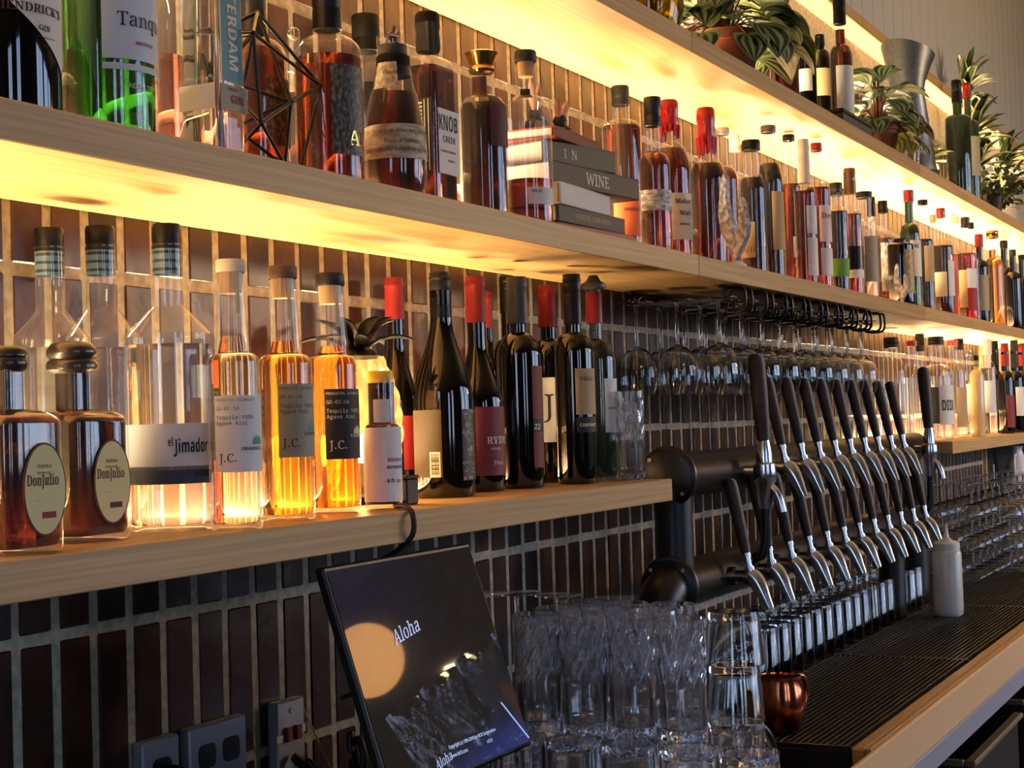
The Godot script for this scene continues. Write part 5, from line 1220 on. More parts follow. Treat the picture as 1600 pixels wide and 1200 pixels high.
# cut crystal: flutes below, crossing cuts above, with an inner wall and a heavy bottom; upside = standing on its rim
func cut_glass(r0: float, r1: float, h: float, upside: bool) -> ArrayMesh:
	var key := "cut%s%s%s%s" % [r0, r1, h, upside]
	if mesh_cache.has(key):
		return mesh_cache[key]
	var b := MB.new()
	var n := 80; var rows := 30
	var fn := func(th: float, w: float) -> float:
		var r := lerpf(r0, r1, w)
		if w < 0.46:
			var f := absf(sin(th * 5.0))
			r -= 0.0022 * (1.0 - f) * smoothstep(0.0, 0.06, w)
		elif w < 0.92:
			var q := (w - 0.46) / 0.46
			var d1 := absf(sin(th * 5.0 + q * 4.7)); var d2 := absf(sin(th * 5.0 - q * 4.7))
			r -= 0.0024 * (1.0 - smoothstep(0.0, 0.5, minf(d1, d2)))
		return r
	var pos := func(th: float, w: float) -> Vector3:
		var r: float = fn.call(th, w)
		return Vector3(sin(th) * r, (1.0 - w if upside else w) * h, cos(th) * r)
	var first := 0
	for i in rows + 1:
		for j in n + 1:
			var th := TAU * j / n; var w := i / float(rows)
			var p: Vector3 = pos.call(th, w)
			var dt: Vector3 = pos.call(th + 0.02, w) - pos.call(th - 0.02, w)
			var dw: Vector3 = pos.call(th, minf(w + 0.01, 1.0)) - pos.call(th, maxf(w - 0.01, 0.0))
			var nn := dt.cross(dw).normalized()
			if nn.dot(Vector3(sin(th), 0, cos(th))) < 0.0:
				nn = -nn
			b.add(p, nn)
	for i in rows:
		for j in n:
			var q := first + i * (n + 1) + j
			b.quad(q, q + 1, q + n + 2, q + n + 1)
	# bottom, rim and inside, turned
	var ti := 0.0032; var hb := 0.012
	var inner := [Vector2(r1, h), Vector2(r1 - ti * 0.5, h + 0.0006), Vector2(r1 - ti, h), Vector2(lerpf(r0, r1, 0.5) - ti, h * 0.5), Vector2(r0 - ti, hb + 0.004), Vector2(r0 - ti - 0.003, hb), Vector2(0, hb)]
	var foot := [Vector2(0, 0), Vector2(r0, 0)]
	var put := func(prof: Array):
		var pp := []
		for q in prof:
			pp.append(Vector2(q.x, h - q.y) if upside else q)
		if upside:
			pp.reverse()
		b.lathe(pp, 48)
	put.call(inner); put.call(foot)
	var m := b.mesh()
	mesh_cache[key] = m
	return m


func stem_glass(called: String, label: String, at: Vector3, h: float, r: float, group: String, hang: bool, coupe := false) -> Node3D:
	# built upside down: foot on top
	var t := thing(called, label, "glass", at, 0.0, group)
	var key := "stem%s%s%s" % [h, r, coupe]
	if not mesh_cache.has(key):
		var hb := h * (0.52 if not coupe else 0.40)
		var prof := []
		for i in 13:
			var s := i / 12.0
			var f := (pow(maxf(0.0, 1.0 - pow((s - 0.35) / 0.65, 2.4)), 0.5) if s > 0.35 else lerpf(0.84, 1.0, sin(s / 0.35 * PI * 0.5)))
			if coupe:
				f = sqrt(maxf(0.0, 1.0 - s * s))
			prof.append(Vector2(maxf(r * f, 0.0042), hb * s))
		var shell := []
		for i in 13:
			var q: Vector2 = prof[12 - i]
			shell.append(Vector2(maxf(q.x - 0.0011, 0.0), q.y - (0.0016 if i < 2 else 0.0)))
		shell[0].x = 0.0
		shell += prof
		shell.append(Vector2(0, prof[12].y))
		mesh_cache[key + "b"] = MB.new().lathe(shell, 32).mesh()
		mesh_cache[key + "s"] = MB.new().lathe([Vector2(0, hb + 0.0004), Vector2(0.0042, hb + 0.0004), Vector2(0.0036, hb + 0.012), Vector2(0.0036, h - 0.012), Vector2(0.006, h - 0.0054), Vector2(0, h - 0.0054)], 12).mesh()
		var fr := r * (0.98 if not coupe else 0.8)
		mesh_cache[key + "f"] = MB.new().lathe([Vector2(0, h - 0.005), Vector2(0.006, h - 0.005), Vector2(fr * 0.6, h - 0.0028), Vector2(fr, h - 0.0018), Vector2(fr, h - 0.0004), Vector2(0, h)], 28).mesh()
		mesh_cache[key] = true
	part(t, "bowl", mesh_cache[key + "b"], "glass_solid")
	part(t, "stem", mesh_cache[key + "s"], "glass_solid")
	part(t, "foot", mesh_cache[key + "f"], "crystal" if coupe else "glass_solid")
	return t


func glass_rack() -> void:
	var t := thing("glass_rack", "black wire rack for stemware fixed under the middle shelf", "rack", Vector3(2.964, MID - 0.037, 0.0))
	for k in 9:
		var x := 0.131 * k
		for e in [-0.020, 0.020]:
			var pts := [Vector3(x + e, -0.006, 0.024), Vector3(x + e, -0.018, 0.010), Vector3(x + e, -0.026, 0.022), Vector3(x + e, -0.026, 0.20), Vector3(x + e, -0.048, 0.212), Vector3(x + e, -0.052, 0.222), Vector3(x + e, -0.050, 0.244), Vector3(x + e, -0.040, 0.252), Vector3(x + e, -0.014, 0.252), Vector3(x + e, -0.006, 0.246), Vector3(x + e, -0.005, 0.220), Vector3(x + e, -0.010, 0.211), Vector3(x + e, -0.028, 0.209)]
			part(t, "rail", MB.new().tube(smooth_path(pts, 4), 0.0030, 8), "black_metal")
		part(t, "rail_tie", MB.new().tube([Vector3(x - 0.020, -0.050, 0.232), Vector3(x + 0.020, -0.050, 0.232)], 0.0028, 8), "black_metal")
	for z in [0.03, 0.215]:
		part(t, "cross_bar", MB.new().tube([Vector3(-0.06, -0.0045, z), Vector3(1.11, -0.0045, z)], 0.003, 8), "black_metal")
	var c := 0
	var src: Node3D
	for k in 9:
		for j in 3:
			var at := Vector3(2.90 + 0.131 * k, 1.777 - 0.180, 0.043 + 0.085 * j)
			var label := "hanging wine glass, %s slot of the rack, %s" % [nth(k), ["nearest the wall", "middle of three", "at the front"][j]]
			if src == null:
				src = stem_glass("wine_glass", label, at, 0.180, 0.0375, "wine glasses hanging in the rack", true)
			else:
				copy(src, label, at)


func beer_tower() -> void:
	var t := thing("beer_tower", "black pipe beer tower with two level pipes and round end plates", "beer tower", Vector3(2.66, BAR, 0.19))
	var yu := 0.440; var yl := 0.245
	for q in [[yu, 0.0], [yl, -0.01]]:
		var x0: float = q[1]
		part(t, "pipe", MB.new().tube([Vector3(x0 + 0.02, q[0], 0), Vector3(1.92, q[0], 0)], 0.042, 28), "pipe_metal")
		# end plate with a rounded rim, bolts around it
		var pl := MB.new()
		var prof := [Vector2(0, 0.0), Vector2(0.046, 0.0), Vector2(0.053, 0.004), Vector2(0.055, 0.010), Vector2(0.053, 0.018), Vector2(0.040, 0.022)]
		var tr := MB.new().lathe(prof, 36)
		for i in tr.v.size():
			tr.v[i] = Vector3(tr.v[i].y, tr.v[i].z, tr.v[i].x); tr.n[i] = Vector3(tr.n[i].y, tr.n[i].z, tr.n[i].x)
		pl.v = tr.v; pl.n = tr.n; pl.uv = tr.uv; pl.ix = tr.ix
		var plate := part(t, "end_plate", pl, "tower_black")
		plate.position = Vector3(x0, q[0], 0)
		for k in 4:
			var a := PI / 4 + PI / 2 * k
			part(plate, "bolt", MB.new().tube([Vector3(-0.003, sin(a) * 0.043, cos(a) * 0.043), Vector3(0.004, sin(a) * 0.043, cos(a) * 0.043)], 0.0038, 10), "chrome")
	# upright between the pipes, with a swept elbow at its foot
	part(t, "upright", MB.new().lathe([Vector2(0.034, yl), Vector2(0.034, yu - 0.02)], 28, 2.0, 1, 1, 0, TAU, 0.0, Vector3(0.03, 0, 0)), "tower_black")
	part(t, "elbow", MB.new().tube(smooth_path([Vector3(0.03, yl, 0.0), Vector3(-0.005, yl - 0.002, 0.0), Vector3(-0.035, yl - 0.022, -0.004), Vector3(-0.050, yl - 0.065, -0.008), Vector3(-0.052, 0.10, -0.008), Vector3(-0.052, 0.0, -0.008)], 5), 0.040, 28), "tower_black")
	part(t, "base_flange", MB.new().lathe([Vector2(0.0, 0), Vector2(0.062, 0), Vector2(0.062, 0.010), Vector2(0.042, 0.014)], 32, 2.0, 1, 1, 0, TAU, 0.0, Vector3(-0.052, 0, -0.008)), "tower_black")
	for x in [1.53]:
		part(t, "post", MB.new().lathe([Vector2(0.034, 0.0), Vector2(0.034, yl)], 28, 2.0, 1, 1, 0, TAU, 0.0, Vector3(x, 0, 0.02)), "tower_black")
	part(t, "post", MB.new().lathe([Vector2(0.034, yl), Vector2(0.034, yu)], 28, 2.0, 1, 1, 0, TAU, 0.0, Vector3(1.90, 0, 0)), "tower_black")
	part(t, "post", MB.new().lathe([Vector2(0.034, 0), Vector2(0.034, yl)], 28, 2.0, 1, 1, 0, TAU, 0.0, Vector3(1.90, 0, 0)), "tower_black")
	# faucets: upper row of nine, lower row of twelve
	var src: Node3D
	for row in 2:
		for k in [9, 12][row]:
			var x: float = 3.108 + 0.1275 * k if row == 0 else 2.866 + 0.1345 * k
			var at := Vector3(x, BAR + (yu if row == 0 else yl), 0.19 + 0.0463)
			var label := "beer tap with dark wooden handle, %s from the near end of the %s row" % [nth(k), ["upper", "lower"][row]]
			if src == null:
				src = beer_tap(label, at)
			else:
				copy(src, label, at)
	for q in [["tall stout tap with chrome column, beside the near end of upper row", 2.965], ["tall stout tap with chrome column, past the far end of upper row", 4.40]]:
		stout_tap(q[0], Vector3(q[1], BAR + yu, 0.2385))


func beer_tap(label: String, at: Vector3) -> Node3D:
	var t := thing("beer_tap", label, "beer tap", at, 0.0, "beer taps on the tower")
	part(t, "shank", MB.new().tube([Vector3(0, 0, -0.004), Vector3(0, 0, 0.004), Vector3(0, 0, 0.005), Vector3(0, 0, 0.030)], [0.018, 0.018, 0.011, 0.011], 16), "chrome")
	part(t, "faucet_body", MB.new().tube([Vector3(0, -0.002, 0.022), Vector3(0, -0.002, 0.026), Vector3(0, -0.003, 0.040), Vector3(0, -0.006, 0.048)], [0.010, 0.0145, 0.0145, 0.011], 16), "chrome")
	part(t, "spout", MB.new().tube(smooth_path([Vector3(0, 0.004, 0.034), Vector3(0, -0.008, 0.045), Vector3(0, -0.024, 0.054), Vector3(0, -0.042, 0.062), Vector3(0, -0.060, 0.070)], 3), [0.0135, 0.0155, 0.0165, 0.0165, 0.016, 0.0152, 0.0142, 0.0132, 0.012, 0.011, 0.010, 0.009, 0.008], 16), "chrome")
	var lean := Vector3(0.0, cos(0.20), -sin(0.20))
	var p0 := Vector3(0, 0.008, 0.034)
	part(t, "lever_collar", MB.new().tube([p0, p0 + lean * 0.008, p0 + lean * 0.012, p0 + lean * 0.026, p0 + lean * 0.030, p0 + lean * 0.036], [0.009, 0.010, 0.0065, 0.0065, 0.0090, 0.0085], 14), "chrome")
	var hb := p0 + lean * 0.035
	part(t, "handle", MB.new().tube([hb, hb + lean * 0.003, hb + lean * 0.02, hb + lean * 0.075, hb + lean * 0.125, hb + lean * 0.137, hb + lean * 0.142], [0.0075, 0.0092, 0.0105, 0.0125, 0.0135, 0.0120, 0.006], 14), "handle_wood")
	return t


func stout_tap(label: String, at: Vector3) -> void:
	var t := thing("stout_tap", label, "beer tap", at, 0.0, "stout taps on the tower")
	part(t, "shank", MB.new().tube([Vector3(0, -0.004, -0.006), Vector3(0, -0.004, 0.030)], 0.012, 16), "chrome")
	part(t, "column", MB.new().lathe([Vector2(0.012, -0.075), Vector2(0.015, -0.060), Vector2(0.016, -0.030), Vector2(0.021, -0.024), Vector2(0.023, -0.008), Vector2(0.021, 0.010), Vector2(0.016, 0.014), Vector2(0.0155, 0.030), Vector2(0.013, 0.045), Vector2(0.011, 0.056)], 24, 2.0, 1, 1, 0, TAU, 0.0, Vector3(0, 0, 0.034)), "chrome")
	part(t, "spout", MB.new().tube(smooth_path([Vector3(0, -0.030, 0.040), Vector3(0, -0.042, 0.054), Vector3(0, -0.060, 0.062), Vector3(0, -0.082, 0.067)], 3), 0.0085, 14), "chrome")
	part(t, "hose", MB.new().tube(smooth_path([Vector3(0, -0.074, 0.034), Vector3(0, -0.12, 0.033), Vector3(0, -0.16, 0.026), Vector3(0, -0.17, 0.006)], 4), 0.010, 12), "rubber")
	var lean := Vector3(-0.035, 0.998, -0.05).normalized()
	var p := Vector3(0, 0.054, 0.034)
	part(t, "handle", MB.new().tube([p, p + lean * 0.006, p + lean * 0.04, p + lean * 0.09, p + lean * 0.15, p + lean * 0.164, p + lean * 0.169], [0.010, 0.0135, 0.0150, 0.0165, 0.0170, 0.0140, 0.006], 18), "handle_wood")


# plain tumbler standing on its rim
func tumbler_mesh(r: float, h: float) -> ArrayMesh:
	var ti := 0.0026
	var prof := [Vector2(0, h - 0.010), Vector2(r * 0.82 - ti, h - 0.011), Vector2(r * 0.86 - ti, h - 0.016), Vector2(r - ti, 0.001), Vector2(r - ti * 0.5, 0.0), Vector2(r, 0.001), Vector2(r * 0.88, h - 0.006), Vector2(r * 0.84, h), Vector2(0, h)]
	return MB.new().lathe(prof, 36).mesh()


func glasses() -> void:
	# lower layer of cut tumblers on their rims, upper layer of slim cut glasses standing on them
	var src: Node3D
	rng.seed = 5
	var rows := [1.845, 1.925, 2.005, 2.085]
	for i in rows.size():
		for j in (5 if i == 0 else 3):
			var at := Vector3(rows[i] + rng.randf_range(-0.002, 0.002), BAR, 0.295 + 0.078 * j)
			var label := "upturned cut crystal tumbler in the bottom layer, %s row, %s from the wall" % [nth(i), nth(j)]
			if src == null:
				src = thing("crystal_tumbler", label, "glass", at, 0.0, "cut crystal tumblers in the bottom layer")
				part(src, "glass", cut_glass(0.0365, 0.0380, 0.142, true), "crystal")
			else:
				copy(src, label, at, rng.randf() * TAU)
	src = null
	for i in 3:
		for j in (4 if i == 0 else 3):
			var at := Vector3([1.893, 1.964, 2.035][i] + rng.randf_range(-0.002, 0.002), BAR + 0.1425, 0.302 + 0.068 * j)
			var label := "slim cut crystal glass in the top layer, %s row, %s from the wall" % [nth(i), nth(j)]
			if src == null:
				src = thing("crystal_highball", label, "glass", at, 0.0, "slim cut crystal glasses in the top layer")
				part(src, "glass", cut_glass(0.0290, 0.0322, 0.150, false), "crystal")
			else:
				copy(src, label, at, rng.randf() * TAU)
	# stemmed glasses upside down behind them, their feet showing
	var k := 0
	for q in [[2.13, 0.155], [2.285, 0.15], [2.50, 0.15], [2.20, 0.06]]:
		stem_glass("coupe_glass", "upturned coupe showing its round foot behind the crystal, %s along the wall" % nth(k), Vector3(q[0], BAR, q[1]), [0.292, 0.272, 0.243, 0.28][k], 0.047, "coupes on the counter behind the crystal", false, true)
		k += 1
	# plain tumblers on their rims in two rows beneath the taps
	src = null
	for i in 22:
		for j in 2:
			if j == 1 and absf(2.78 + 0.081 * i - 4.19) < 0.085:
				continue
			if j == 0 and i < 0:
				continue
			var at := Vector3(2.78 + 0.081 * i, BAR, 0.105 + 0.083 * j + (0.02 if j == 1 else 0.0))
			if absf(at.x - 4.56) < 0.09 and absf(at.z - 0.19) < 0.09:
				continue
			var label := "plain upturned tumbler under the taps, %s from the near end, %s row" % [nth(i), ["wall side", "front"][j]]
			if src == null:
				src = thing("plain_tumbler", label, "glass", at, 0.0, "plain tumblers under the beer taps")
				part(src, "glass", tumbler_mesh(0.038, 0.118), "glass_solid")
			else:
				copy(src, label, at)
	# beer mug on its rim with a smaller tumbler and a bowl-shaped glass on top
	var at := Vector3(2.075, BAR, 0.605)
	var m := thing("glass_mug", "upturned glass beer mug with a loop handle beside the copper mug", "glass", Vector3(2.02, BAR, 0.530))
	part(m, "body", cut_glass(0.037, 0.0385, 0.142, true), "crystal")
	part(m, "handle", MB.new().tube(smooth_path([Vector3(0.034, 0.128, 0.012), Vector3(0.048, 0.126, 0.020), Vector3(0.062, 0.10, 0.028), Vector3(0.064, 0.055, 0.030), Vector3(0.050, 0.024, 0.022), Vector3(0.036, 0.020, 0.012)], 5), 0.0062, 12), "glass_solid")
	var s2 := thing("rocks_glass", "short heavy rocks glass standing on the upturned beer mug", "glass", Vector3(2.02, BAR + 0.1425, 0.530))
	part(s2, "glass", tumbler_mesh(0.0385, 0.074), "glass_solid")
	var s3 := thing("rocks_glass", "rounded rocks glass at the top of the stack beside the crystal", "glass", Vector3(2.022, BAR + 0.2170, 0.531))
	part(s3, "glass", tumbler_mesh(0.039, 0.070), "glass_solid")
	# copper mug with a sprig of mint
	var c := thing("copper_mug", "round copper mug standing at the near end of the drip mat", "mug", Vector3(2.445, BAR + 0.0455, 0.455))
	part(c, "body", MB.new().lathe([Vector2(0, 0.004), Vector2(0.022, 0.003), Vector2(0.026, 0.0), Vector2(0.030, 0.004), Vector2(0.037, 0.022), Vector2(0.0395, 0.045), Vector2(0.037, 0.068), Vector2(0.033, 0.082), Vector2(0.034, 0.088), Vector2(0.0325, 0.088), Vector2(0.0315, 0.082), Vector2(0.035, 0.066), Vector2(0.0375, 0.045), Vector2(0.034, 0.02), Vector2(0, 0.008)], 40), "copper")
	part(c, "handle", MB.new().tube(smooth_path([Vector3(0.030, 0.078, 0.012), Vector3(0.055, 0.080, 0.02), Vector3(0.064, 0.055, 0.024), Vector3(0.056, 0.030, 0.02), Vector3(0.034, 0.022, 0.012)], 5), 0.004, 10), "copper")
	var mint := thing("mint_sprig", "sprig of green mint lying behind the copper mug", "herb", Vector3(2.60, BAR + 0.046, 0.40))
	part(mint, "stem", MB.new().tube([Vector3(-0.03, 0.004, 0), Vector3(0.03, 0.006, 0.004)], 0.0016, 6), "stem_green")
	for i in 6:
		leaf(mint, "leaf", Vector3(-0.03 + 0.011 * i, 0.005, 0.002), PI * (i % 2) + 0.5, 0.026, 0.016, 0.75, 0.5, "bush_leaf")
	# squeeze bottle
	var sq := thing("squeeze_bottle", "frosted squeeze bottle with pointed white nozzle on the drip mat", "bottle", Vector3(3.945, BAR + 0.0455, 0.405))
	part(sq, "body", MB.new().lathe([Vector2(0, 0.002), Vector2(0.031, 0.0), Vector2(0.0345, 0.004), Vector2(0.0355, 0.02), Vector2(0.035, 0.150), Vector2(0.032, 0.158), Vector2(0.029, 0.160)], 36), "squeeze_plastic")
	part(sq, "contents", MB.new().lathe([Vector2(0, 0.004), Vector2(0.033, 0.004), Vector2(0.0335, 0.02), Vector2(0.0333, 0.100), Vector2(0, 0.100)], 36), "squeeze_liquid")
	part(sq, "cap", MB.new().lathe([Vector2(0.031, 0.157), Vector2(0.0315, 0.160), Vector2(0.0315, 0.175), Vector2(0.026, 0.179), Vector2(0.014, 0.182), Vector2(0.008, 0.188)], 32), "squeeze_top")
	part(sq, "nozzle", MB.new().lathe([Vector2(0.008, 0.186), Vector2(0.006, 0.195), Vector2(0.0035, 0.216), Vector2(0.003, 0.220), Vector2(0, 0.220)], 20), "squeeze_top")
	# stemware on the far rack
	var rk := thing("glass_stand", "three tier wire stand full of stemware at the far end of the counter", "stand", Vector3(5.83, BAR, 0.24))
	for y in [0.001, 0.105, 0.205]:
		for wire in 5:
			part(rk, "wire", MB.new().tube([Vector3(-0.75, y + 0.002, -0.196 + 0.098 * wire), Vector3(0.75, y + 0.002, -0.196 + 0.098 * wire)], 0.002, 6), "brushed")
	for e in [[-0.745, -0.195], [-0.745, 0.195], [0.745, -0.195], [0.745, 0.195]]:
		part(rk, "post", MB.new().tube([Vector3(e[0], 0, e[1]), Vector3(e[0], 0.32, e[1])], 0.004, 8), "brushed")
	src = null
	for tier in 3:
		for i in 12:
			for j in 3:
				var p := Vector3(5.17 + 0.12 * i, BAR + [0.0055, 0.1095, 0.2095][tier], 0.115 + 0.115 * j)
				var label := "small upturned stemmed glass on the far stand, %s tier, %s along, %s" % [["lowest", "middle", "highest"][tier], nth(i), ["wall side", "in the middle", "at the front"][j]]
				if src == null:
					src = stem_glass("cordial_glass", label, p, 0.092, 0.040, "stemmed glasses on the far stand", false, true)
				else:
					copy(src, label, p)


func till_and_outlets() -> void:
	# touch screen till, leaning back 18 degrees
	var tilt := deg_to_rad(18.0)
	var t := thing("till_monitor", "till touch screen leaning back against the wall, showing a dark splash page", "monitor", Vector3(1.6465, 1.398, 0.25))
	var w := 0.339; var h := 0.268
	var back := Transform3D(Basis(Vector3(1, 0, 0), -tilt), Vector3.ZERO)
	part(t, "housing", MB.new().box(Vector3(0, -h * 0.5, -0.0085), Vector3(w, h, 0.013), 0.003, back), "plastic_black")
	var tex := print_image(512, 404, Color(0.15, 0.14, 0.16), func(im: Image):
		var f := FastNoiseLite.new(); f.seed = 3; f.frequency = 0.02
		for y in 404:
			for x in 512:
				var u := x / 511.0; var v := y / 403.0
				var c := Color(0.13, 0.115, 0.105).lerp(Color(0.14, 0.125, 0.17), smoothstep(0.75, 0.15, v) * smoothstep(0.9, 0.1, u))
				var k := smoothstep(-0.12, 0.14, (v - 0.92) + (u - 0.62) * 0.28)
				c = c.lerp(Color(0.17, 0.20, 0.40), k)
				c = c.lerp(Color(0.25, 0.155, 0.11), 0.8 * smoothstep(0.0, 0.04, (u - 0.86) - (v - 0.70) * 0.55) * smoothstep(0.66, 0.74, v))
				var d := f.get_noise_2d(x, y) * 0.012
				im.set_pixel(x, y, Color(c.r + d, c.g + d, c.b + d)))
	var sm := mat("screen_glow", Color(0.012, 0.012, 0.014), 0.025, 0.0, 0.3)
	sm.emission_enabled = true; sm.emission = Color.BLACK; sm.emission_texture = tex; sm.emission_operator = BaseMaterial3D.EMISSION_OP_ADD; sm.emission_energy_multiplier = 1.0
	var sb := MB.new()
	sb.flat4(Vector3(-w / 2 + 0.005, -h + 0.006, 0), Vector3(w / 2 - 0.005, -h + 0.006, 0), Vector3(w / 2 - 0.005, -0.006, 0), Vector3(-w / 2 + 0.005, -0.006, 0), Vector3(0, 0, 1))
	var scr := part(t, "screen", sb, "screen_glow")
	scr.transform = back * Transform3D(Basis(), Vector3(0, 0, -0.0012))
	var ls := mat("screen_text", Color(0.1, 0.1, 0.1), 0.5)
	ls.emission_enabled = true; ls.emission = Color(0.72, 0.80, 1.0); ls.emission_energy_multiplier = 0.85
	flat_text(scr, "Aloha", "script", 0.0165, Transform3D(Basis(Vector3(0, 0, 1), 0.16), Vector3(-0.074, -0.104, 0.0008)), "screen_text", 0.2)
	flat_text(scr, "Aloha", "script", 0.0105, Transform3D(Basis(Vector3(0, 0, 1), 0.14), Vector3(-0.066, -0.252, 0.0008)), "screen_text", 0.2)
	flat_text(scr, "Copyright (c) 1995-2018 by NCR Corporation", "sans", 0.0040, Transform3D(Basis(), Vector3(-0.028, -0.236, 0.0008)), "screen_text")
	flat_text(scr, "www.NCR.com", "sans", 0.0040, Transform3D(Basis(), Vector3(-0.028, -0.245, 0.0008)), "screen_text")
	flat_text(scr, "v12.3", "sans", 0.0040, Transform3D(Basis(), Vector3(0.060, -0.245, 0.0008)), "screen_text")
	part(scr, "white_line", MB.new().tube([Vector3(0.122, -0.205, 0.0006), Vector3(w / 2 - 0.006, -0.258, 0.0006)], 0.0008, 6), "screen_text")
	var inv := t.transform.affine_inverse()
	part(t, "stand_arm", MB.new().box(Vector3(1.62, 1.11, 0.262), Vector3(0.08, 0.19, 0.04), 0.008, inv), "plastic_black")
	part(t, "stand_foot", MB.new().box(Vector3(1.63, BAR + 0.012, 0.235), Vector3(0.20, 0.024, 0.15), 0.006, inv), "plastic_black")
	# printer corner in front of the screen
	var pr := thing("receipt_printer", "brown-black receipt printer, only its upper corner in view before the screen", "printer", Vector3(1.60, BAR, 0.470), 0.35)
	part(pr, "body", MB.new().box(Vector3(0, 0.06, 0), Vector3(0.15, 0.12, 0.15), 0.010), "plastic_black")
	part(pr, "lid", MB.new().box(Vector3(0, 0.1275, 0.01), Vector3(0.13, 0.015, 0.12), 0.006), "cover_plum")
	# wall plates
	outlet("single steel outlet plate with a black plug, nearest the picture edge", Vector3(1.477, 1.1370, 0.0), 0.066, 1, true)
	outlet("double steel outlet plate with four black sockets", Vector3(1.585, 1.1370, 0.0), 0.112, 2, false)
	var p := thing("switch_plate", "narrow steel wall plate with two small red switches", "switch", Vector3(1.738, 1.139, 0.0), 0.0)
	part(p, "plate", MB.new().box(Vector3(0, 0, 0.010), Vector3(0.062, 0.114, 0.016), 0.002), "brushed")
	for x in [-0.010, 0.011]:
		part(p, "switch", MB.new().box(Vector3(x, 0.014, 0.020), Vector3(0.012, 0.019, 0.008), 0.001), "switch_red")
	part(p, "sticker", MB.new().box(Vector3(-0.026, 0.010, 0.0188), Vector3(0.015, 0.009, 0.001)), "paper")
	part(p, "sticker", MB.new().box(Vector3(0.026, 0.016, 0.0188), Vector3(0.009, 0.010, 0.001)), "paper")
	part(p, "screw", MB.new().tube([Vector3(0, 0.043, 0.018), Vector3(0, 0.043, 0.0195)], 0.0035, 10), "steel_cap")
	part(p, "wire", MB.new().tube(smooth_path([Vector3(0.030, 0.045, 0.014), Vector3(0.06, -0.01, 0.02), Vector3(0.075, -0.06, 0.03), Vector3(0.08, -0.134, 0.04)], 4), 0.0013, 6), "paper_tan")
	# cables heaped below the plates
	for k in 5:
		var cb := thing("cable", "black cable coiled at the foot of the wall, %s from the picture edge" % nth(k), "cable", Vector3(1.43 + 0.10 * k, BAR, 0.055))
		var pts := []
		rng.seed = 40 + k
		for i in 14:
			pts.append(Vector3(-0.04 + 0.0065 * i + rng.randf_range(-0.008, 0.008), 0.006 + (0.075 + 0.012 * k) * sin(PI * i / 13.0) * rng.randf_range(0.7, 1.1), rng.randf_range(-0.03, 0.03)))
		part(cb, "sheath", MB.new().tube(smooth_path(pts, 4), 0.0055, 8), "cable_black")


func outlet(label: String, at: Vector3, w: float, gangs: int, plug: bool) -> void:
	var t := thing("outlet_plate", label, "outlet", at, 0.0)
	part(t, "plate", MB.new().box(Vector3(0, 0, 0.010), Vector3(w, 0.116, 0.016), 0.002), "brushed")
	for g in gangs:
		var x := 0.0 if gangs == 1 else (-0.024 + 0.048 * g)
		for y in [0.021, -0.021]:
			var poly := PackedVector2Array()
			for i in 24:
				var a := TAU * i / 24
				poly.append(Vector2(clampf(cos(a) * 0.0185, -0.0165, 0.0165), clampf(sin(a) * 0.0185, -0.0145, 0.0145)))
			var s := part(t, "socket", MB.new().plate(poly, 0.014, 0.0192), "outlet_black")
			s.position = Vector3(x, y, 0)
			for e in [-0.006, 0.006]:
				part(s, "slot", MB.new().box(Vector3(e, 0.003, 0.0193), Vector3(0.002, 0.007, 0.0008)), "charcoal")
		part(t, "screw", MB.new().tube([Vector3(x, 0, 0.018), Vector3(x, 0, 0.0195)], 0.003, 10), "steel_cap")
	if plug:
		part(t, "plug", MB.new().tube(smooth_path([Vector3(0, 0.020, 0.019), Vector3(0, 0.020, 0.040), Vector3(0.002, 0.012, 0.052), Vector3(0.006, -0.02, 0.058), Vector3(0.01, -0.08, 0.05), Vector3(0.015, -0.126, 0.05)], 4), 0.0085, 12), "cable_black")


func pot(t: Node3D, r: float, h: float, m: String, rim := true) -> void:
	var prof := [Vector2(0, 0), Vector2(r * 0.68, 0), Vector2(r * 0.94, h * 0.78)]
	if rim:
		prof += [Vector2(r * 0.94, h * 0.79), Vector2(r * 1.04, h * 0.80), Vector2(r * 1.04, h)]
	else:
		prof += [Vector2(r, h)]
	prof += [Vector2(r * 0.92, h), Vector2(r * 0.88, h * 0.86), Vector2(0, h * 0.86)]
	part(t, "pot", MB.new().lathe(prof, 36), m)
	part(t, "soil", MB.new().lathe([Vector2(r * 0.89, h * 0.87), Vector2(r * 0.5, h * 0.90), Vector2(0, h * 0.91)], 24), "soil")


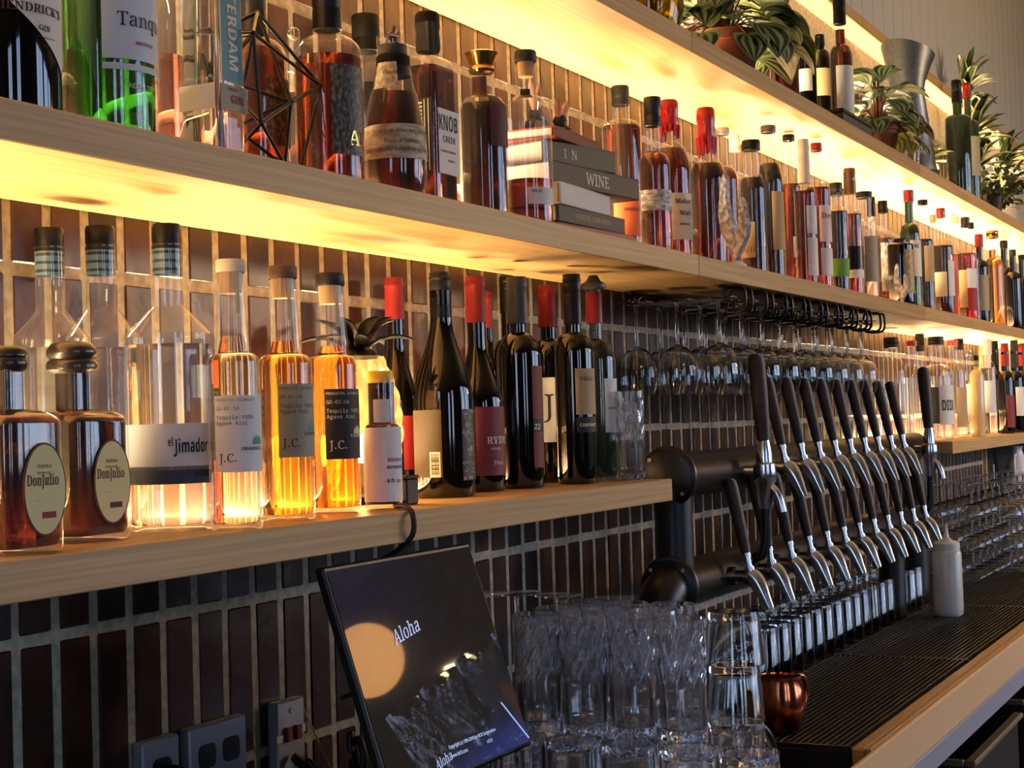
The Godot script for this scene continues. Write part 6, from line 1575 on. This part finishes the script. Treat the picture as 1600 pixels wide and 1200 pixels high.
func striped_plant(label: String, at: Vector3, pr: float, ph: float, n: int, reach: float, size: float, seed_: int) -> void:
	var t := thing("striped_leaf_plant", label, "plant", at, 0.0, "striped-leaf plants on the top shelf")
	pot(t, pr, ph, "terracotta")
	rng.seed = seed_
	for i in n:
		var a := TAU * (i * 0.618034) + rng.randf_range(-0.3, 0.3)
		var ring := sqrt((i + 0.6) / n)
		var up := lerpf(0.115, -0.035, ring * ring) + rng.randf_range(-0.02, 0.02)
		var tip := Vector3(sin(a) * reach * ring, ph + up, cos(a) * reach * ring * 0.8)
		if tip.z + at.z < 0.035:
			tip.z = 0.035 - at.z + rng.randf() * 0.02
		tip.y = maxf(tip.y, 0.09 if tip.z + at.z < 0.2 else 0.055)
		var mid := Vector3(tip.x * 0.45, maxf(tip.y, ph) + 0.012, tip.z * 0.45)
		part(t, "stalk", MB.new().tube(smooth_path([Vector3(tip.x * 0.06, ph * 0.88, tip.z * 0.06), mid, tip], 4), 0.0016, 6), "stem_red")
		var s := size * rng.randf_range(0.8, 1.15)
		leaf(t, "leaf", tip, a + rng.randf_range(-0.5, 0.5), s, s * 0.80, clampf(lerpf(0.45, 1.25, ring) + rng.randf_range(-0.15, 0.2), 0.3, 1.5), 0.55, "peperomia_leaf" if rng.randf() < 0.85 else "young_leaf", 0.0009, 0.8)


func plants() -> void:
	striped_plant("large striped-leaf plant spilling from a terracotta pot", Vector3(3.22, UPP, 0.135), 0.075, 0.115, 70, 0.150, 0.100, 3)
	striped_plant("smaller striped-leaf plant in terracotta beside the galvanized jug", Vector3(4.42, UPP, 0.16), 0.058, 0.105, 48, 0.105, 0.092, 8)
	# amber crackle glass vase at the near end
	var v := thing("crackle_vase", "yellow crackled glass vase beside the large striped plant", "vase", Vector3(2.84, UPP, 0.12))
	part(v, "glass", MB.new().lathe([Vector2(0, 0.002), Vector2(0.035, 0), Vector2(0.045, 0.02), Vector2(0.062, 0.09), Vector2(0.055, 0.15), Vector2(0.035, 0.20), Vector2(0.040, 0.24), Vector2(0.037, 0.24), Vector2(0.031, 0.20), Vector2(0.051, 0.15), Vector2(0.057, 0.09), Vector2(0.04, 0.025), Vector2(0, 0.012)], 36), "crackle_yellow")
	# dark domed box behind the large plant
	var dm := thing("round_tray", "dark round tray leaning upright behind the large striped plant", "tray", Vector3(3.57, UPP, 0.05))
	var ring := MB.new().lathe([Vector2(0, 0.0), Vector2(0.125, 0.0), Vector2(0.132, 0.004), Vector2(0.132, 0.016), Vector2(0.126, 0.018), Vector2(0.120, 0.008), Vector2(0, 0.008)], 48)
	var td := part(dm, "tray", ring, "charcoal")
	td.transform = Transform3D(Basis(Vector3(1, 0, 0), PI / 2 - 0.12), Vector3(0, 0.135, -0.012))
	# flat dark box under the bottles
	var bx := thing("flat_box", "flat dark box lying at the shelf edge before the tall amber bottle", "box", Vector3(3.90, UPP, 0.214))
	part(bx, "base", MB.new().box(Vector3(0, 0.014, 0), Vector3(0.27, 0.028, 0.045), 0.002), "cover_dark")
	part(bx, "lid", MB.new().box(Vector3(0, 0.033, 0), Vector3(0.274, 0.010, 0.049), 0.002), "charcoal")
	# galvanized jug with a flared mouth
	var g := thing("galvanized_jug", "tall galvanized metal jug with flared mouth", "jug", Vector3(4.83, UPP, 0.15), -0.5)
	var b := MB.new()
	var prof := [Vector2(0, 0.002), Vector2(0.082, 0.0), Vector2(0.083, 0.006), Vector2(0.076, 0.05), Vector2(0.050, 0.262), Vector2(0.052, 0.266), Vector2(0.049, 0.272)]
	part(g, "body", b.lathe(prof, 40), "galvanized")
	for y in [0.268, 0.02]:
		part(g, "band", MB.new().lathe([Vector2(lerpf(0.083, 0.051, y / 0.27) + 0.001, y - 0.004), Vector2(lerpf(0.083, 0.051, y / 0.27) + 0.0035, y), Vector2(lerpf(0.083, 0.051, y / 0.27) + 0.001, y + 0.004)], 40), "galvanized")
	var mouth := MB.new()
	var n := 40
	for f in [0.0, 1.0]:
		var first := mouth.v.size()
		for i in 7:
			for j in n + 1:
				var th := TAU * j / n; var s := i / 6.0
				var lip := 0.5 + 0.5 * cos(th - PI * 0.5)
				var r: float = lerpf(0.050, 0.070 + 0.018 * lip, pow(s, 1.4)) - f * 0.0015
				var p := Vector3(sin(th) * r, 0.270 + s * (0.095 + 0.055 * (1.0 - lip)), cos(th) * r)
				mouth.add(p, Vector3(sin(th), -0.25, cos(th)).normalized() * (1.0 - 2.0 * f), Vector2(j / float(n), s))
		for i in 6:
			for j in n:
				var q := first + i * (n + 1) + j
				mouth.quad(q, q + 1, q + n + 2, q + n + 1)
	part(g, "mouth", mouth, "galvanized")
	part(g, "handle", MB.new().tube(smooth_path([Vector3(0, 0.33, -0.052), Vector3(0, 0.34, -0.09), Vector3(0, 0.26, -0.115), Vector3(0, 0.15, -0.10), Vector3(0, 0.12, -0.068)], 5), 0.0055, 10), "galvanized")
	# cut glass bowl before the jug
	var cb := thing("pressed_glass_vase", "pressed glass vase between the striped plant and the jug", "vase", Vector3(4.64, UPP, 0.185))
	part(cb, "glass", cut_glass(0.036, 0.048, 0.115, false), "crystal")
	# little pale plant in a white pot
	var sp := thing("pale_plant", "small pale-leaved plant in a white ribbed pot behind the green bottles", "plant", Vector3(5.27, UPP, 0.08))
	pot(sp, 0.052, 0.115, "white_pot", false)
	rng.seed = 21
	for i in 26:
		var a := TAU * i * 0.618; var rr := 0.012 + 0.028 * sqrt(i / 26.0)
		leaf(sp, "leaf", Vector3(sin(a) * rr, 0.105, cos(a) * rr), a, rng.randf_range(0.06, 0.11), 0.034, rng.randf_range(0.15, 0.7), 0.7, "young_leaf")
	# variegated plant: canes with long pale-edged leaves
	for q in [["tall variegated plant with pale-edged leaves behind the green bottles", Vector3(6.02, UPP, 0.10), [[-0.02, 0.40, 0.0], [-0.05, 0.24, 0.03], [0.05, 0.13, 0.02]], 51], ["second variegated plant with upright pale-edged leaves at the right edge", Vector3(6.50, UPP, 0.12), [[0.0, 0.13, 0.0], [0.05, 0.20, 0.02], [-0.06, 0.06, 0.03]], 52]]:
		var t := thing("variegated_plant", q[0], "plant", q[1], 0.0, "variegated plants on the top shelf")
		pot(t, 0.072, 0.115, "white_pot" if q[3] == 52 else "terracotta", true)
		rng.seed = q[3]
		for cane in q[2]:
			var top := Vector3(cane[0], 0.10 + cane[1], cane[2])
			part(t, "cane", MB.new().tube(smooth_path([Vector3(cane[0] * 0.3, 0.095, cane[2] * 0.3), Vector3(cane[0] * 0.8, 0.10 + cane[1] * 0.5, cane[2]), top], 4), 0.0065, 8), "stem_green")
			for i in 17:
				var a := (fposmod(i * 0.618, 1.0) - 0.5) * 3.6 + rng.randf_range(-0.1, 0.1)
				var s := i / 16.0
				leaf(t, "leaf", top + Vector3(0, -0.06 * (1.0 - s), 0), a, rng.randf_range(0.12, 0.17), 0.036, clampf(lerpf(0.95, 0.12, s) + rng.randf_range(-0.1, 0.1), 0.05, 1.1), rng.randf_range(0.3, 0.8), "variegated_leaf")
	# small-leaved trailing bush in a dark pot at the shelf edge
	var bp := thing("trailing_plant", "bushy small-leaved plant at the shelf edge below the variegated leaves", "plant", Vector3(5.86, UPP, 0.21))
	pot(bp, 0.038, 0.07, "cover_dark", false)
	rng.seed = 60
	for i in 120:
		var a := rng.randf() * TAU; var rr := 0.115 * sqrt(rng.randf())
		var p := Vector3(sin(a) * rr * 1.1, 0.045 + rng.randf() * 0.15 * (1.0 - rr * 3.0), clampf(cos(a) * rr, -0.03, 0.1))
		leaf(bp, "leaf", p, a, rng.randf_range(0.028, 0.048), 0.021, rng.randf_range(0.4, 1.3), 0.6, "bush_leaf")
	# pendant lamps of the room, behind and beside the camera: the screen mirrors one
	for q in [["round glowing globe pendant hanging over the room, nearest the bar", Vector3(5.69, 2.27, 2.85), 0.155, 3.8], ["slim glowing tube pendant hanging deeper in the room", Vector3(8.35, 2.52, 3.98), 0.055, 0.3]]:
		var t := thing("pendant_lamp", q[0], "lamp", q[1], 0.0)
		var r: float = q[2]
		if r > 0.1:
			var pr := []
			for i in 17:
				pr.append(Vector2(maxf(0.0, sin(PI * i / 16.0)) * r, -cos(PI * i / 16.0) * r))
			part(t, "globe", MB.new().lathe(pr, 32), "globe_glow")
		else:
			part(t, "glowing_tube", MB.new().tube([Vector3(-0.12, 0, 0), Vector3(-0.117, 0, 0), Vector3(0.117, 0, 0), Vector3(0.12, 0, 0)], [0.010, 0.018, 0.018, 0.010], 16), "tube_glow")
		part(t, "cord", MB.new().tube([Vector3(0, r - 0.01, 0) if r > 0.1 else Vector3(0, 0.017, 0), Vector3(0, 3.6 - q[1].y, 0)], 0.004, 8), "cable_black")
		part(t, "canopy", MB.new().lathe([Vector2(0.05, 3.575 - q[1].y), Vector2(0.055, 3.585 - q[1].y), Vector2(0.055, 3.6 - q[1].y)], 24), "black")
		var l := OmniLight3D.new()
		l.name = "globe_light"
		l.light_color = Color(1.0, 0.84, 0.62); l.light_energy = q[3]; l.light_size = r * 0.98 if r > 0.1 else 0.017; l.shadow_enabled = true; l.omni_range = 12.0
		t.add_child(l)
